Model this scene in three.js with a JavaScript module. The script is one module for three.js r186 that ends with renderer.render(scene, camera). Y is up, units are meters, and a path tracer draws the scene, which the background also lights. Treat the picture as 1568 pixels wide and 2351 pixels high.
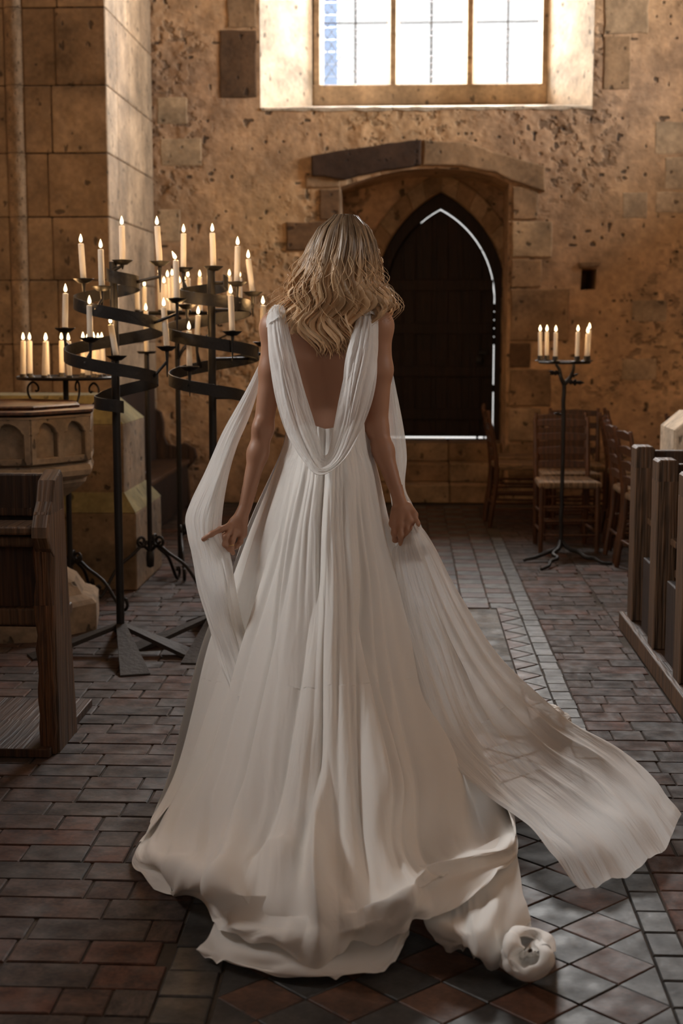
import * as THREE from 'three';
import { mergeGeometries, mergeVertices, toCreasedNormals } from 'three/addons/utils/BufferGeometryUtils.js';
import { RoundedBoxGeometry } from 'three/addons/geometries/RoundedBoxGeometry.js';
import { RectAreaLightUniformsLib } from 'three/addons/lights/RectAreaLightUniformsLib.js';
import { MarchingCubes } from 'three/addons/objects/MarchingCubes.js';

// ---------------------------------------------------------------- camera, sky, large lights, exposure
const scene = new THREE.Scene();
const camera = new THREE.PerspectiveCamera(39.6, 1568 / 2351, 0.05, 80);
camera.position.set(0, 1.4, 0);
camera.rotation.set(-7.425 * Math.PI / 180, 2.678 * Math.PI / 180, 0, 'YXZ');
camera.focus = 4.35;
camera.userData.fStop = 3.6;
const renderer = new THREE.WebGLRenderer({ antialias: true });
renderer.toneMapping = THREE.LinearToneMapping;
renderer.toneMappingExposure = 1.0;
renderer.shadowMap.enabled = true;
RectAreaLightUniformsLib.init();
scene.background = new THREE.Color().setRGB(1.15, 1.13, 1.1);      // an even, bright overcast sky
const DAY = new THREE.Color().setRGB(1.0, 0.975, 0.94);
function daylight(name, w, h, pos, target, power) {               // daylight entering through one window, set outside its glass
  const l = new THREE.RectAreaLight(DAY, power, w, h); l.name = name;
  l.position.set(...pos); l.lookAt(...target); scene.add(l); return l;
}
daylight('far_window_daylight', 2.3, 1.9, [0.16, 4.35, -12.75], [0.16, 3.3, -8], 62);
daylight('right_window_daylight', 2.4, 1.8, [6.0, 4.0, -9.7], [0, 3.6, -9.9], 90);
daylight('right_window_daylight', 4, 1.8, [6.0, 4.0, -3.2], [0, 3.2, -3.4], 10);
daylight('left_window_daylight', 4, 1.9, [-5.2, 4.15, -4.2], [0, 3.2, -4.2], 44);
daylight('near_window_daylight', 2.4, 2.6, [-0.4, 4.4, 5.0], [-0.3, 1.6, -3], 0.6);

// ---------------------------------------------------------------- helpers
function rngOf(seed) { let a = seed >>> 0; return () => { a = (a + 0x6D2B79F5) | 0; let t = Math.imul(a ^ (a >>> 15), 1 | a); t = (t + Math.imul(t ^ (t >>> 7), 61 | t)) ^ t; return ((t ^ (t >>> 14)) >>> 0) / 4294967296; }; }
const hash = (x, y, z = 0) => { let h = (Math.imul(x, 374761393) + Math.imul(y, 668265263) + Math.imul(z, 2147483647)) | 0; h = Math.imul(h ^ (h >>> 13), 1274126177); return ((h ^ (h >>> 16)) >>> 0) / 4294967296; };
const sm = (t) => t * t * (3 - 2 * t), lerp = (a, b, t) => a + (b - a) * t, clamp = (x, a = 0, b = 1) => Math.min(b, Math.max(a, x));
const step2 = (a, b, x) => sm(clamp((x - a) / (b - a)));
function vnoise(x, y, per = 0, s = 0) {                            // value noise, periodic when per > 0
  const xi = Math.floor(x), yi = Math.floor(y), xf = sm(x - xi), yf = sm(y - yi), w = (k) => per ? ((k % per) + per) % per : k;
  return lerp(lerp(hash(w(xi), w(yi), s), hash(w(xi + 1), w(yi), s), xf), lerp(hash(w(xi), w(yi + 1), s), hash(w(xi + 1), w(yi + 1), s), xf), yf);
}
function fbm(x, y, oct = 4, per = 0, s = 0) { let v = 0, a = 0.5, n = 0; for (let k = 0; k < oct; k++) { v += a * vnoise(x, y, per, s + k * 17); n += a; x *= 2; y *= 2; per *= 2; a *= 0.5; } return v / n; }
function tex(size, fn, srgb = true, reps = 1) {                    // fn(u, v) -> [r, g, b] (0..1) or a number
  const d = new Uint8Array(size * size * 4);
  for (let j = 0; j < size; j++) for (let i = 0; i < size; i++) {
    let c = fn((i + 0.5) / size, (j + 0.5) / size); if (typeof c === 'number') c = [c, c, c];
    const o = (j * size + i) * 4; for (let k = 0; k < 3; k++) d[o + k] = clamp(c[k]) * 255; d[o + 3] = 255;
  }
  const t = new THREE.DataTexture(d, size, size); t.wrapS = t.wrapT = THREE.RepeatWrapping; t.magFilter = THREE.LinearFilter; t.minFilter = THREE.LinearMipmapLinearFilter; t.generateMipmaps = true;
  if (srgb) t.colorSpace = THREE.SRGBColorSpace; t.needsUpdate = true; t.repeat.set(reps, reps); return t;
}
const names = new Map();
function numbered(n) { const k = names.get(n) ?? 0; names.set(n, k + 1); return k ? n + '_' + String(k).padStart(3, '0') : n; }
function prep(g) { if (g.index) g = g.toNonIndexed(); for (const k of Object.keys(g.attributes)) if (!['position', 'normal', 'uv', 'color'].includes(k)) g.deleteAttribute(k); if (!g.attributes.normal) g.computeVertexNormals(); return g; }
function boxUV(g, s = 1, ou = 0, ov = 0) {                          // texture coordinates in metres / s, by the way each face points
  g = prep(g); const p = g.attributes.position, n = g.attributes.normal, uv = new Float32Array(p.count * 2);
  for (let i = 0; i < p.count; i += 3) {
    let nx = 0, ny = 0, nz = 0; for (let k = 0; k < 3; k++) { nx += Math.abs(n.getX(i + k)); ny += Math.abs(n.getY(i + k)); nz += Math.abs(n.getZ(i + k)); }
    for (let k = 0; k < 3; k++) {
      const x = p.getX(i + k), y = p.getY(i + k), z = p.getZ(i + k); let u, v;
      if (ny > nx && ny > nz) { u = x; v = z; } else if (nx > nz) { u = z; v = y; } else { u = x; v = y; }
      uv[(i + k) * 2] = u / s + ou; uv[(i + k) * 2 + 1] = v / s + ov;
    }
  }
  g.setAttribute('uv', new THREE.BufferAttribute(uv, 2)); return g;
}
function merged(gs) {
  gs = (Array.isArray(gs) ? gs : [gs]).map((g) => { g = prep(g); if (!g.attributes.uv) g = boxUV(g); return g; });
  const col = gs.some((g) => g.attributes.color); gs.forEach((g) => { if (!col) g.deleteAttribute('color'); });
  return gs.length === 1 ? gs[0] : mergeGeometries(gs);
}
function obj(name, gs, m, parent = scene) {
  const o = new THREE.Mesh(merged(gs), m); o.name = parent === scene ? numbered(name) : name; o.castShadow = o.receiveShadow = true; parent.add(o); return o;
}
function tag(o, label, category, group, kind) { o.userData.label = label; if (category) o.userData.category = category; if (group) o.userData.group = group; if (kind) o.userData.kind = kind; return o; }
function thing(name, label, category, pos = [0, 0, 0], turn = 0, group) {
  const o = new THREE.Group(); o.name = numbered(name); o.position.set(...pos); o.rotation.y = turn; scene.add(o); return tag(o, label, category, group);
}
function struct(name, gs, m, label, category = name.split('_')[0]) { const o = obj(name, gs, m); return tag(o, label, category, null, 'structure'); }
const M4 = (p = [0, 0, 0], r = [0, 0, 0], s = [1, 1, 1]) => new THREE.Matrix4().compose(new THREE.Vector3(...p), new THREE.Quaternion().setFromEuler(new THREE.Euler(...r)), new THREE.Vector3(...s));
const box = (x0, x1, y0, y1, z0, z1, r = 0, uvs = 1) => boxUV((r ? new RoundedBoxGeometry(x1 - x0, y1 - y0, z1 - z0, 2, r) : new THREE.BoxGeometry(x1 - x0, y1 - y0, z1 - z0)).translate((x0 + x1) / 2, (y0 + y1) / 2, (z0 + z1) / 2), uvs);
const poly = (pts) => { const s = new THREE.Shape(); pts.forEach(([x, y], i) => i ? s.lineTo(x, y) : s.moveTo(x, y)); s.closePath(); return s; };
const hole = (pts) => { const s = new THREE.Path(); pts.forEach(([x, y], i) => i ? s.lineTo(x, y) : s.moveTo(x, y)); s.closePath(); return s; };
function slab(shape, z0, z1, bevel = 0, uvs = 1, segs = 1) {       // an outline in x, y made solid from z0 (back) to z1 (front)
  const g = new THREE.ExtrudeGeometry(shape, { depth: z1 - z0 - 2 * bevel, bevelEnabled: bevel > 0, bevelThickness: bevel, bevelSize: bevel, bevelOffset: -bevel, bevelSegments: segs, curveSegments: 24 });
  return boxUV(g.translate(0, 0, z0 + bevel), uvs);
}
const V = (a) => new THREE.Vector3(...a);
function tube(pts, r, n = 40, seg = 8, closed = false) { return boxUV(new THREE.TubeGeometry(new THREE.CatmullRomCurve3(pts.map(V), closed), n, r, seg, closed), 0.3); }
function bar(a, b, r, seg = 8) { return tubeTaper([a, b], [r, r], seg); }
function tubeTaper(pts, rad, seg = 8, n = 1) {                      // a tube through points with its own radius at each
  const c = pts.length > 2 ? new THREE.CatmullRomCurve3(pts.map(V)) : new THREE.LineCurve3(V(pts[0]), V(pts[1])), N = Math.max(1, n), fr = c.computeFrenetFrames(N), P = [], I = [];
  for (let i = 0; i <= N; i++) {
    const t = i / N, p = c.getPoint(t), f = t * (rad.length - 1), k = Math.min(rad.length - 2, Math.floor(f)), r = lerp(rad[k], rad[k + 1], f - k);
    for (let j = 0; j < seg; j++) { const a = j / seg * Math.PI * 2; P.push(...p.clone().addScaledVector(fr.normals[i], Math.cos(a) * r).addScaledVector(fr.binormals[i], Math.sin(a) * r).toArray()); }
  }
  for (let i = 0; i < N; i++) for (let j = 0; j < seg; j++) { const a = i * seg + j, b = i * seg + (j + 1) % seg; I.push(a, b, a + seg, b, b + seg, a + seg); }
  const c0 = P.length / 3; P.push(...c.getPoint(0).toArray(), ...c.getPoint(1).toArray());
  for (let j = 0; j < seg; j++) { I.push(c0, (j + 1) % seg, j); I.push(c0 + 1, N * seg + j, N * seg + (j + 1) % seg); }
  const g = new THREE.BufferGeometry(); g.setAttribute('position', new THREE.Float32BufferAttribute(P, 3)); g.setIndex(I); g.computeVertexNormals(); return boxUV(g, 0.3);
}
function lathe(profile, seg = 24, uvs = 0.5) { const g = new THREE.LatheGeometry(profile.map(([r, y]) => new THREE.Vector2(r, y)), seg); return boxUV(g, uvs); }
function prism(pts, h, ch) {                                       // a flat piece: outline in x, z; top at y = 0, down to -h, its top edge chamfered by ch
  const n = pts.length, cx = pts.reduce((s, p) => s + p[0], 0) / n, cz = pts.reduce((s, p) => s + p[1], 0) / n, P = [];
  const inset = pts.map(([x, z]) => { const l = Math.hypot(x - cx, z - cz), k = 1 - ch * 1.5 / l; return [cx + (x - cx) * k, cz + (z - cz) * k]; });
  const q = (a, b, c, d) => P.push(...a, ...b, ...c, ...a, ...c, ...d);
  for (let i = 0; i < n; i++) {
    const j = (i + 1) % n, A = pts[i], B = pts[j], a = inset[i], b = inset[j];
    q([A[0], -h, A[1]], [A[0], -ch, A[1]], [B[0], -ch, B[1]], [B[0], -h, B[1]]);
    q([A[0], -ch, A[1]], [a[0], 0, a[1]], [b[0], 0, b[1]], [B[0], -ch, B[1]]);
    if (i > 0 && i < n - 1) P.push(inset[0][0], 0, inset[0][1], ...[b[0], 0, b[1]], ...[a[0], 0, a[1]]);
  }
  const g = new THREE.BufferGeometry(); g.setAttribute('position', new THREE.Float32BufferAttribute(P, 3)); g.computeVertexNormals();
  // make every face point outward
  const p = g.attributes.position; for (let i = 0; i < p.count; i += 3) {
    const a = new THREE.Vector3().fromBufferAttribute(p, i), b = new THREE.Vector3().fromBufferAttribute(p, i + 1), c = new THREE.Vector3().fromBufferAttribute(p, i + 2);
    const nn = b.clone().sub(a).cross(c.clone().sub(a)), m = a.clone().add(b).add(c).divideScalar(3).sub(new THREE.Vector3(cx, -h, cz));
    if (nn.dot(m) < 0) { p.setXYZ(i + 1, c.x, c.y, c.z); p.setXYZ(i + 2, b.x, b.y, b.z); }
  }
  g.computeVertexNormals(); return g;
}
const std = (o) => new THREE.MeshStandardMaterial({ side: THREE.DoubleSide, ...o });
const phys = (o) => new THREE.MeshPhysicalMaterial({ side: THREE.DoubleSide, ...o });
const rgb = (r, g, b) => new THREE.Color().setRGB(r, g, b);
const TAU = Math.PI * 2;

// ---------------------------------------------------------------- surfaces
const cells = (x, y, per, s) => { let b = 9, b2 = 9, id = 0; const xi = Math.floor(x), yi = Math.floor(y); for (let j = -1; j < 2; j++) for (let i = -1; i < 2; i++) { const cx = xi + i, cy = yi + j, wx = ((cx % per) + per) % per, wy = ((cy % per) + per) % per, dx = cx + 0.15 + 0.7 * hash(wx, wy, s) - x, dy = cy + 0.15 + 0.7 * hash(wx, wy, s + 1) - y, d = Math.hypot(dx, dy); if (d < b) { b2 = b; b = d; id = hash(wx, wy, s + 2); } else if (d < b2) b2 = d; } return [b, b2 - b, id]; };
// lime plaster worn back to rubble: pits, lumps and stains; one tile of the texture is 3.2 m
const PIT = (u, v) => { const patch = step2(0.42, 0.62, fbm(u * 5, v * 5, 4, 5, 3)), n = fbm(u * 64 + 1.5 * fbm(u * 20, v * 20, 2, 20, 8), v * 80, 3, 0 || 64, 5), big = fbm(u * 26, v * 30, 3, 26, 45); return { patch, pit: step2(0.56, 0.72, n) * (0.15 + 0.85 * patch), lump: (big - 0.5) * patch }; };
const wallMap = tex(1024, (u, v) => {
  const { patch, pit } = PIT(u, v), f = fbm(u * 18, v * 18, 5, 18, 1), g = fbm(u * 90, v * 90, 3, 90, 6), big = fbm(u * 3, v * 3, 3, 3, 11), hole2 = step2(0.80, 0.86, fbm(u * 60, v * 60, 2, 60, 21)) * 0.45;
  let l = 0.66 + (f - 0.5) * 0.28 + (g - 0.5) * 0.16 + (big - 0.5) * 0.22; l *= 1 - 0.25 * pit - hole2;
  return [l * 1.09, l * 0.925, l * 0.77 - (big - 0.5) * 0.06];
});
const wallBump = tex(1024, (u, v) => { const { pit, lump } = PIT(u, v); const hole2 = step2(0.80, 0.86, fbm(u * 60, v * 60, 2, 60, 21)); return 0.5 + (fbm(u * 24, v * 24, 5, 24, 31) - 0.5) * 0.5 + lump * 0.9 - pit * 0.3 - hole2 * 0.3; }, false);
const stoneMap = tex(512, (u, v) => { const f = fbm(u * 8, v * 8, 5, 8, 2), g = fbm(u * 60, v * 60, 3, 60, 4), h = step2(0.74, 0.82, fbm(u * 30, v * 22, 3, 30, 9)) * 0.35; let l = 0.7 + (f - 0.5) * 0.42 + (g - 0.5) * 0.16; l *= 1 - h; return [l * 1.04, l * 0.95, l * 0.85]; });
const stoneBump = tex(512, (u, v) => 0.5 + (fbm(u * 12, v * 12, 5, 12, 12) - 0.5) * 0.7 - step2(0.74, 0.82, fbm(u * 30, v * 22, 3, 30, 9)) * 0.35, false);
const woodMap = tex(512, (u, v) => { const w = fbm(u * 4, v * 1, 3, 4, 5), g = vnoise(u * 90 + w * 9, v * 3, 0, 7), g2 = fbm(u * 200, v * 6, 2, 200, 3), k = step2(0.62, 0.8, fbm(u * 16, v * 5, 3, 16, 17)); const l = 0.62 + (g - 0.5) * 0.28 + (g2 - 0.5) * 0.3 + (w - 0.5) * 0.3 - k * 0.14; return [l, l * 0.86, l * 0.72]; });
const woodBump = tex(512, (u, v) => { const w = fbm(u * 4, v * 1, 3, 4, 5); return 0.5 + (vnoise(u * 90 + w * 9, v * 3, 0, 7) - 0.5) * 0.5 + (fbm(u * 200, v * 6, 2, 200, 3) - 0.5) * 0.6; }, false);
const tileMap = tex(1024, (u, v) => { // fired clay, scuffed pale and stained
  const f = fbm(u * 14, v * 14, 4, 14, 1), g = fbm(u * 120, v * 120, 3, 120, 3), sc = step2(0.52, 0.74, fbm(u * 20, v * 26, 5, 0 || 20, 7)) * (0.35 + 0.65 * fbm(u * 70, v * 70, 2, 70, 8)), dk = step2(0.6, 0.8, fbm(u * 9, v * 9, 4, 9, 13));
  let l = 0.6 + (f - 0.5) * 0.4 + (g - 0.5) * 0.25 - dk * 0.16; return [lerp(l, 0.95, sc * 0.42), lerp(l, 0.92, sc * 0.42), lerp(l, 0.88, sc * 0.42)];
});
const tileRough = tex(512, (u, v) => { const f = fbm(u * 20, v * 20, 4, 20, 5); return 0.52 + f * 0.38; }, false);
const tileBump = tex(512, (u, v) => 0.5 + (fbm(u * 16, v * 16, 5, 16, 9) - 0.5) * 0.8, false);
const weave = tex(256, (u, v) => 0.5 + 0.22 * Math.sin(u * TAU * 64) * Math.sin(v * TAU * 64) + (fbm(u * 32, v * 32, 2, 32, 3) - 0.5) * 0.3, false);
const crinkle = tex(512, (u, v) => 0.5 + (fbm(u * 34 + 2 * fbm(u * 6, v * 6, 2, 6, 4), v * 5, 3, 34, 8) - 0.5) * 0.9 + (fbm(u * 20, v * 20, 3, 20, 14) - 0.5) * 0.3, false);
const ironBump = tex(256, (u, v) => fbm(u * 24, v * 24, 4, 24, 2), false);
const M = {
  wall: std({ color: rgb(0.98, 0.89, 0.75), map: wallMap, bumpMap: wallBump, bumpScale: 0.03, roughness: 0.95 }),
  limewash: std({ color: rgb(1, 1, 0.95), map: stoneMap, bumpMap: stoneBump, bumpScale: 0.008, roughness: 0.9 }),
  ceiling: std({ color: rgb(0.34, 0.25, 0.17), map: woodMap, roughness: 0.9 }),
  iron: std({ color: rgb(0.022, 0.02, 0.019), metalness: 0.55, roughness: 0.5, bumpMap: ironBump, bumpScale: 0.0012 }),
  rust: std({ color: rgb(0.04, 0.032, 0.027), metalness: 0.3, roughness: 0.75, bumpMap: ironBump, bumpScale: 0.002 }),
  brass: std({ color: rgb(0.75, 0.5, 0.22), metalness: 1, roughness: 0.25 }),
  gold: std({ color: rgb(0.85, 0.58, 0.25), metalness: 1, roughness: 0.2 }),
  wax: phys({ color: rgb(0.86, 0.8, 0.7), roughness: 0.55, transmission: 0.25, thickness: 0 }),
  wick: std({ color: rgb(0.03, 0.02, 0.015), roughness: 1 }),
  flame: std({ color: rgb(0, 0, 0), emissive: rgb(1, 0.74, 0.4), emissiveIntensity: 7, roughness: 1 }),
  oak: std({ color: rgb(0.14, 0.085, 0.05), map: woodMap, bumpMap: woodBump, bumpScale: 0.003, roughness: 0.6 }),
  paleOak: std({ color: rgb(0.26, 0.19, 0.135), map: woodMap, bumpMap: woodBump, bumpScale: 0.004, roughness: 0.62 }),
  splitOak: std({ color: rgb(0.34, 0.2, 0.11), map: woodMap, bumpMap: woodBump, bumpScale: 0.012, roughness: 0.75 }),
  chairWood: std({ color: rgb(0.22, 0.11, 0.05), map: woodMap, bumpMap: woodBump, bumpScale: 0.001, roughness: 0.45 }),
  rush: std({ color: rgb(0.6, 0.5, 0.36), map: woodMap, bumpMap: woodBump, bumpScale: 0.003, roughness: 0.85 }),
  darkOak: std({ color: rgb(0.05, 0.026, 0.016), map: woodMap, bumpMap: woodBump, bumpScale: 0.003, roughness: 0.7 }),
  lead: std({ color: rgb(0.09, 0.09, 0.1), metalness: 0.6, roughness: 0.6 }),
  glass: phys({ color: rgb(0.98, 0.99, 1), roughness: 0.02, transmission: 1, thickness: 0, ior: 1.45 }),
  blueReflectGlass: phys({ color: rgb(0.72, 0.8, 0.94), roughness: 0.03, transmission: 1, thickness: 0, ior: 1.45 }),  // clear glass with a blue reflection put into its colour
  mortar: std({ color: rgb(0.10, 0.085, 0.07), map: stoneMap, bumpMap: stoneBump, bumpScale: 0.004, roughness: 0.95 }),
  moss: std({ color: rgb(0.36, 0.36, 0.2), map: stoneMap, bumpMap: stoneBump, bumpScale: 0.01, roughness: 0.95 }),
};
const stoneMat = (r, g, b) => std({ color: rgb(r, g, b), map: stoneMap, bumpMap: stoneBump, bumpScale: 0.012, roughness: 0.92 });
M.stones = [stoneMat(0.74, 0.62, 0.46), stoneMat(0.58, 0.44, 0.3), stoneMat(0.8, 0.7, 0.55), stoneMat(0.7, 0.58, 0.43)];
M.darkStones = [stoneMat(0.24, 0.16, 0.10), stoneMat(0.19, 0.12, 0.075), stoneMat(0.3, 0.2, 0.12)];
M.blackStone = stoneMat(0.1, 0.06, 0.038);
M.plinthStone = stoneMat(0.36, 0.29, 0.21);
M.pierStones = [stoneMat(0.62, 0.53, 0.42), stoneMat(0.56, 0.47, 0.37), stoneMat(0.68, 0.59, 0.48)];
M.fontStone = stoneMat(0.56, 0.5, 0.42);

// ---------------------------------------------------------------- the church: walls, window, door, pier
const FZ = -11.3, DZ = -11.95, BZ = -12.35, TOP = 6.6, RX = 3.4, LX = -3.4, BACK = 4.3;
const doorC = 0.262, doorHalf = 0.5, doorBase = 0.45;                 // door opening in the inner wall
function pointed(cx, half, y0, spring, apex, n = 14) {             // a pointed arch outline, anticlockwise from bottom left
  const h = apex - spring, R = (half * half + h * h) / (2 * half), pts = [[cx - half, y0], [cx + half, y0]];
  const amax = Math.asin(clamp(h / R));
  for (let i = 0; i <= n; i++) { const a = amax * i / n; pts.push([cx + half - R + R * Math.cos(a), spring + R * Math.sin(a)]); }
  for (let i = n - 1; i >= 0; i--) { const a = amax * i / n; pts.push([cx - half + R - R * Math.cos(a), spring + R * Math.sin(a)]); }
  return pts;
}
const recess = [[-0.54, 0], [0.772, 0], [0.772, 2.50], [0.66, 2.556], [0.50, 2.592], [0.40, 2.607], [0.25, 2.617], [0.1, 2.617], [-0.05, 2.605], [-0.21, 2.575], [-0.36, 2.535], [-0.54, 2.48]];
const winFace = [[-1.16, 3.075], [1.4, 3.075], [1.4, 5.25], [-1.16, 5.25]];
const niche = [[1.335, 1.682], [1.455, 1.69], [1.46, 1.845], [1.345, 1.85]];
{
  const face = poly([[LX, 0], [RX, 0], [RX, TOP], [LX, TOP]]);
  face.holes.push(hole(recess), hole(winFace), hole(niche));
  const w = struct('wall_far', slab(face, DZ, FZ, 0, 3.2), M.wall, 'far church wall of worn lime plaster over rubble with door and window', 'wall');
  const inner = poly([[LX, 0], [RX, 0], [RX, TOP], [LX, TOP]]);
  inner.holes.push(hole([[-0.80, 3.19], [1.115, 3.19], [1.115, 5.1], [-0.80, 5.1]]), hole(pointed(doorC, 0.55, 0.42, 1.62, 2.5)));
  obj('inner_wall', slab(inner, BZ, DZ, 0, 3.2), M.wall, w);
  const block = (pts, proud, m, seed, depth = 0.06) => {           // a squared stone in the wall with a worn outline
    const r = rngOf(seed), out = []; const n = pts.length;
    for (let i = 0; i < n; i++) { const a = pts[i], b = pts[(i + 1) % n]; const L = Math.hypot(b[0] - a[0], b[1] - a[1]), k = Math.max(1, Math.round(L / 0.09)); for (let j = 0; j < k; j++) { const t = j / k, e = j ? 0.012 : 0.006; out.push([lerp(a[0], b[0], t) + (r() - 0.5) * e, lerp(a[1], b[1], t) + (r() - 0.5) * e]); } }
    return obj('stone', slab(poly(out), FZ - depth, FZ + proud, 0.012, 1.4, 2), m, w);
  };
  const px = (...l) => l.map(([x, y]) => [x, y]);
  // arch over the door recess: a dark lintel block and two curved blocks
  block(px([-0.759, 2.564, -11.3], [-0.501, 2.53, -11.3], [-0.203, 2.601, -11.3], [0.087, 2.639, -11.3], [0.092, 2.83, -11.3], [-0.17, 2.806, -11.3], [-0.474, 2.758, -11.3], [-0.759, 2.717, -11.3]), 0.045, M.blackStone, 1);
  block(px([0.1, 2.639, -11.3], [0.407, 2.634, -11.3], [0.66, 2.58, -11.3], [0.761, 2.53, -11.3], [1.045, 2.437, -11.3], [1.048, 2.621, -11.3], [0.738, 2.715, -11.3], [0.402, 2.809, -11.3], [0.106, 2.83, -11.3]), 0.035, M.stones[1], 2);
  // quoins of the right jamb
  const q = (x0, y0, x1, y1, m, s, pr = 0.016) => { const a = [0, 1.4, -11.3], f = 11.3 / 3265; const A = [(x0 - 938) * f, 1.4 + (750 - y0) * f * 1.004], B = [(x1 - 938) * f, 1.4 + (750 - y1) * f * 1.004]; return block([[A[0], B[1]], [B[0], B[1]], [B[0], A[1]], [A[0], A[1]]], pr, m, s); };
  q(1168, 441, 1226, 512, M.stones[1], 4); q(1168, 516, 1258, 596, M.stones[0], 5); q(1168, 600, 1236, 662, M.stones[1], 6); q(1168, 666, 1300, 782, M.stones[1], 7); q(1168, 786, 1214, 842, M.darkStones[2], 8); q(1168, 846, 1262, 930, M.stones[1], 9); q(1168, 934, 1240, 1010, M.stones[3], 10); q(1168, 1014, 1250, 1090, M.stones[1], 11); q(1168, 1094, 1226, 1150, M.stones[3], 12);
  // quoins of the left jamb, behind the bride's head
  q(704, 408, 782, 440, M.stones[1], 13); q(736, 444, 782, 512, M.darkStones[2], 14); q(660, 516, 782, 580, M.darkStones[2], 15); q(730, 584, 782, 660, M.stones[1], 16); q(668, 664, 782, 740, M.darkStones[0], 17); q(728, 744, 782, 830, M.stones[1], 18);
  // quoins of the window and squared blocks let into the rubble
  q(512, 98, 596, 244, M.darkStones[0], 20, 0.008); q(530, 0, 596, 94, M.stones[1], 21, 0.008); q(1363, 118, 1424, 232, M.stones[1], 22, 0.008); q(1363, 20, 1460, 114, M.stones[3], 23, 0.008);
  q(366, 486, 420, 560, M.stones[2], 24, 0.003); q(1412, 452, 1470, 512, M.stones[2], 25, 0.003); q(1480, 300, 1560, 372, M.stones[2], 26, 0.003); q(1504, 376, 1566, 448, M.stones[2], 27, 0.003); q(1486, 452, 1566, 500, M.stones[2], 28, 0.003); q(368, 240, 440, 300, M.stones[2], 29, 0.003); q(376, 330, 470, 392, M.stones[2], 30, 0.003); q(1420, 820, 1500, 870, M.stones[2], 31, 0.003); q(1440, 690, 1520, 740, M.stones[2], 32, 0.003);
  // flat stone over the putlog hole
  block([[1.318, 1.856], [1.48, 1.862], [1.484, 1.90], [1.32, 1.893]], 0.03, M.stones[1], 33);
  // voussoirs of the pointed door arch
  const ring = (half, sp, ap) => pointed(doorC, half, 0.45, sp, ap, 8).slice(2);
  const inn = ring(0.56, 1.62, 2.50), outr = ring(0.70, 1.62, 2.66);
  for (let i = 0; i < inn.length - 1; i++) if (i !== 7 || true) { const r = rngOf(70 + i), s = slab(poly([inn[i], outr[i], outr[i + 1], inn[i + 1]].map(([x, y]) => [x, y])), DZ - 0.05, DZ + 0.03 + r() * 0.012, 0.006, 1.4); obj('voussoir', s, M.stones[[1, 3][i % 2]], w); }
  for (const s of [-1, 1]) for (let k = 0; k < 4; k++) { const x0 = doorC + s * 0.56, x1 = doorC + s * 0.70; obj('jamb_stone', box(Math.min(x0, x1), Math.min(Math.max(x0, x1), 0.77), 0.46 + k * 0.29, 0.74 + k * 0.29, DZ - 0.05, DZ + 0.03, 0.008, 1.4), M.stones[[1, 3][k % 2]], w); }
}
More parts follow.
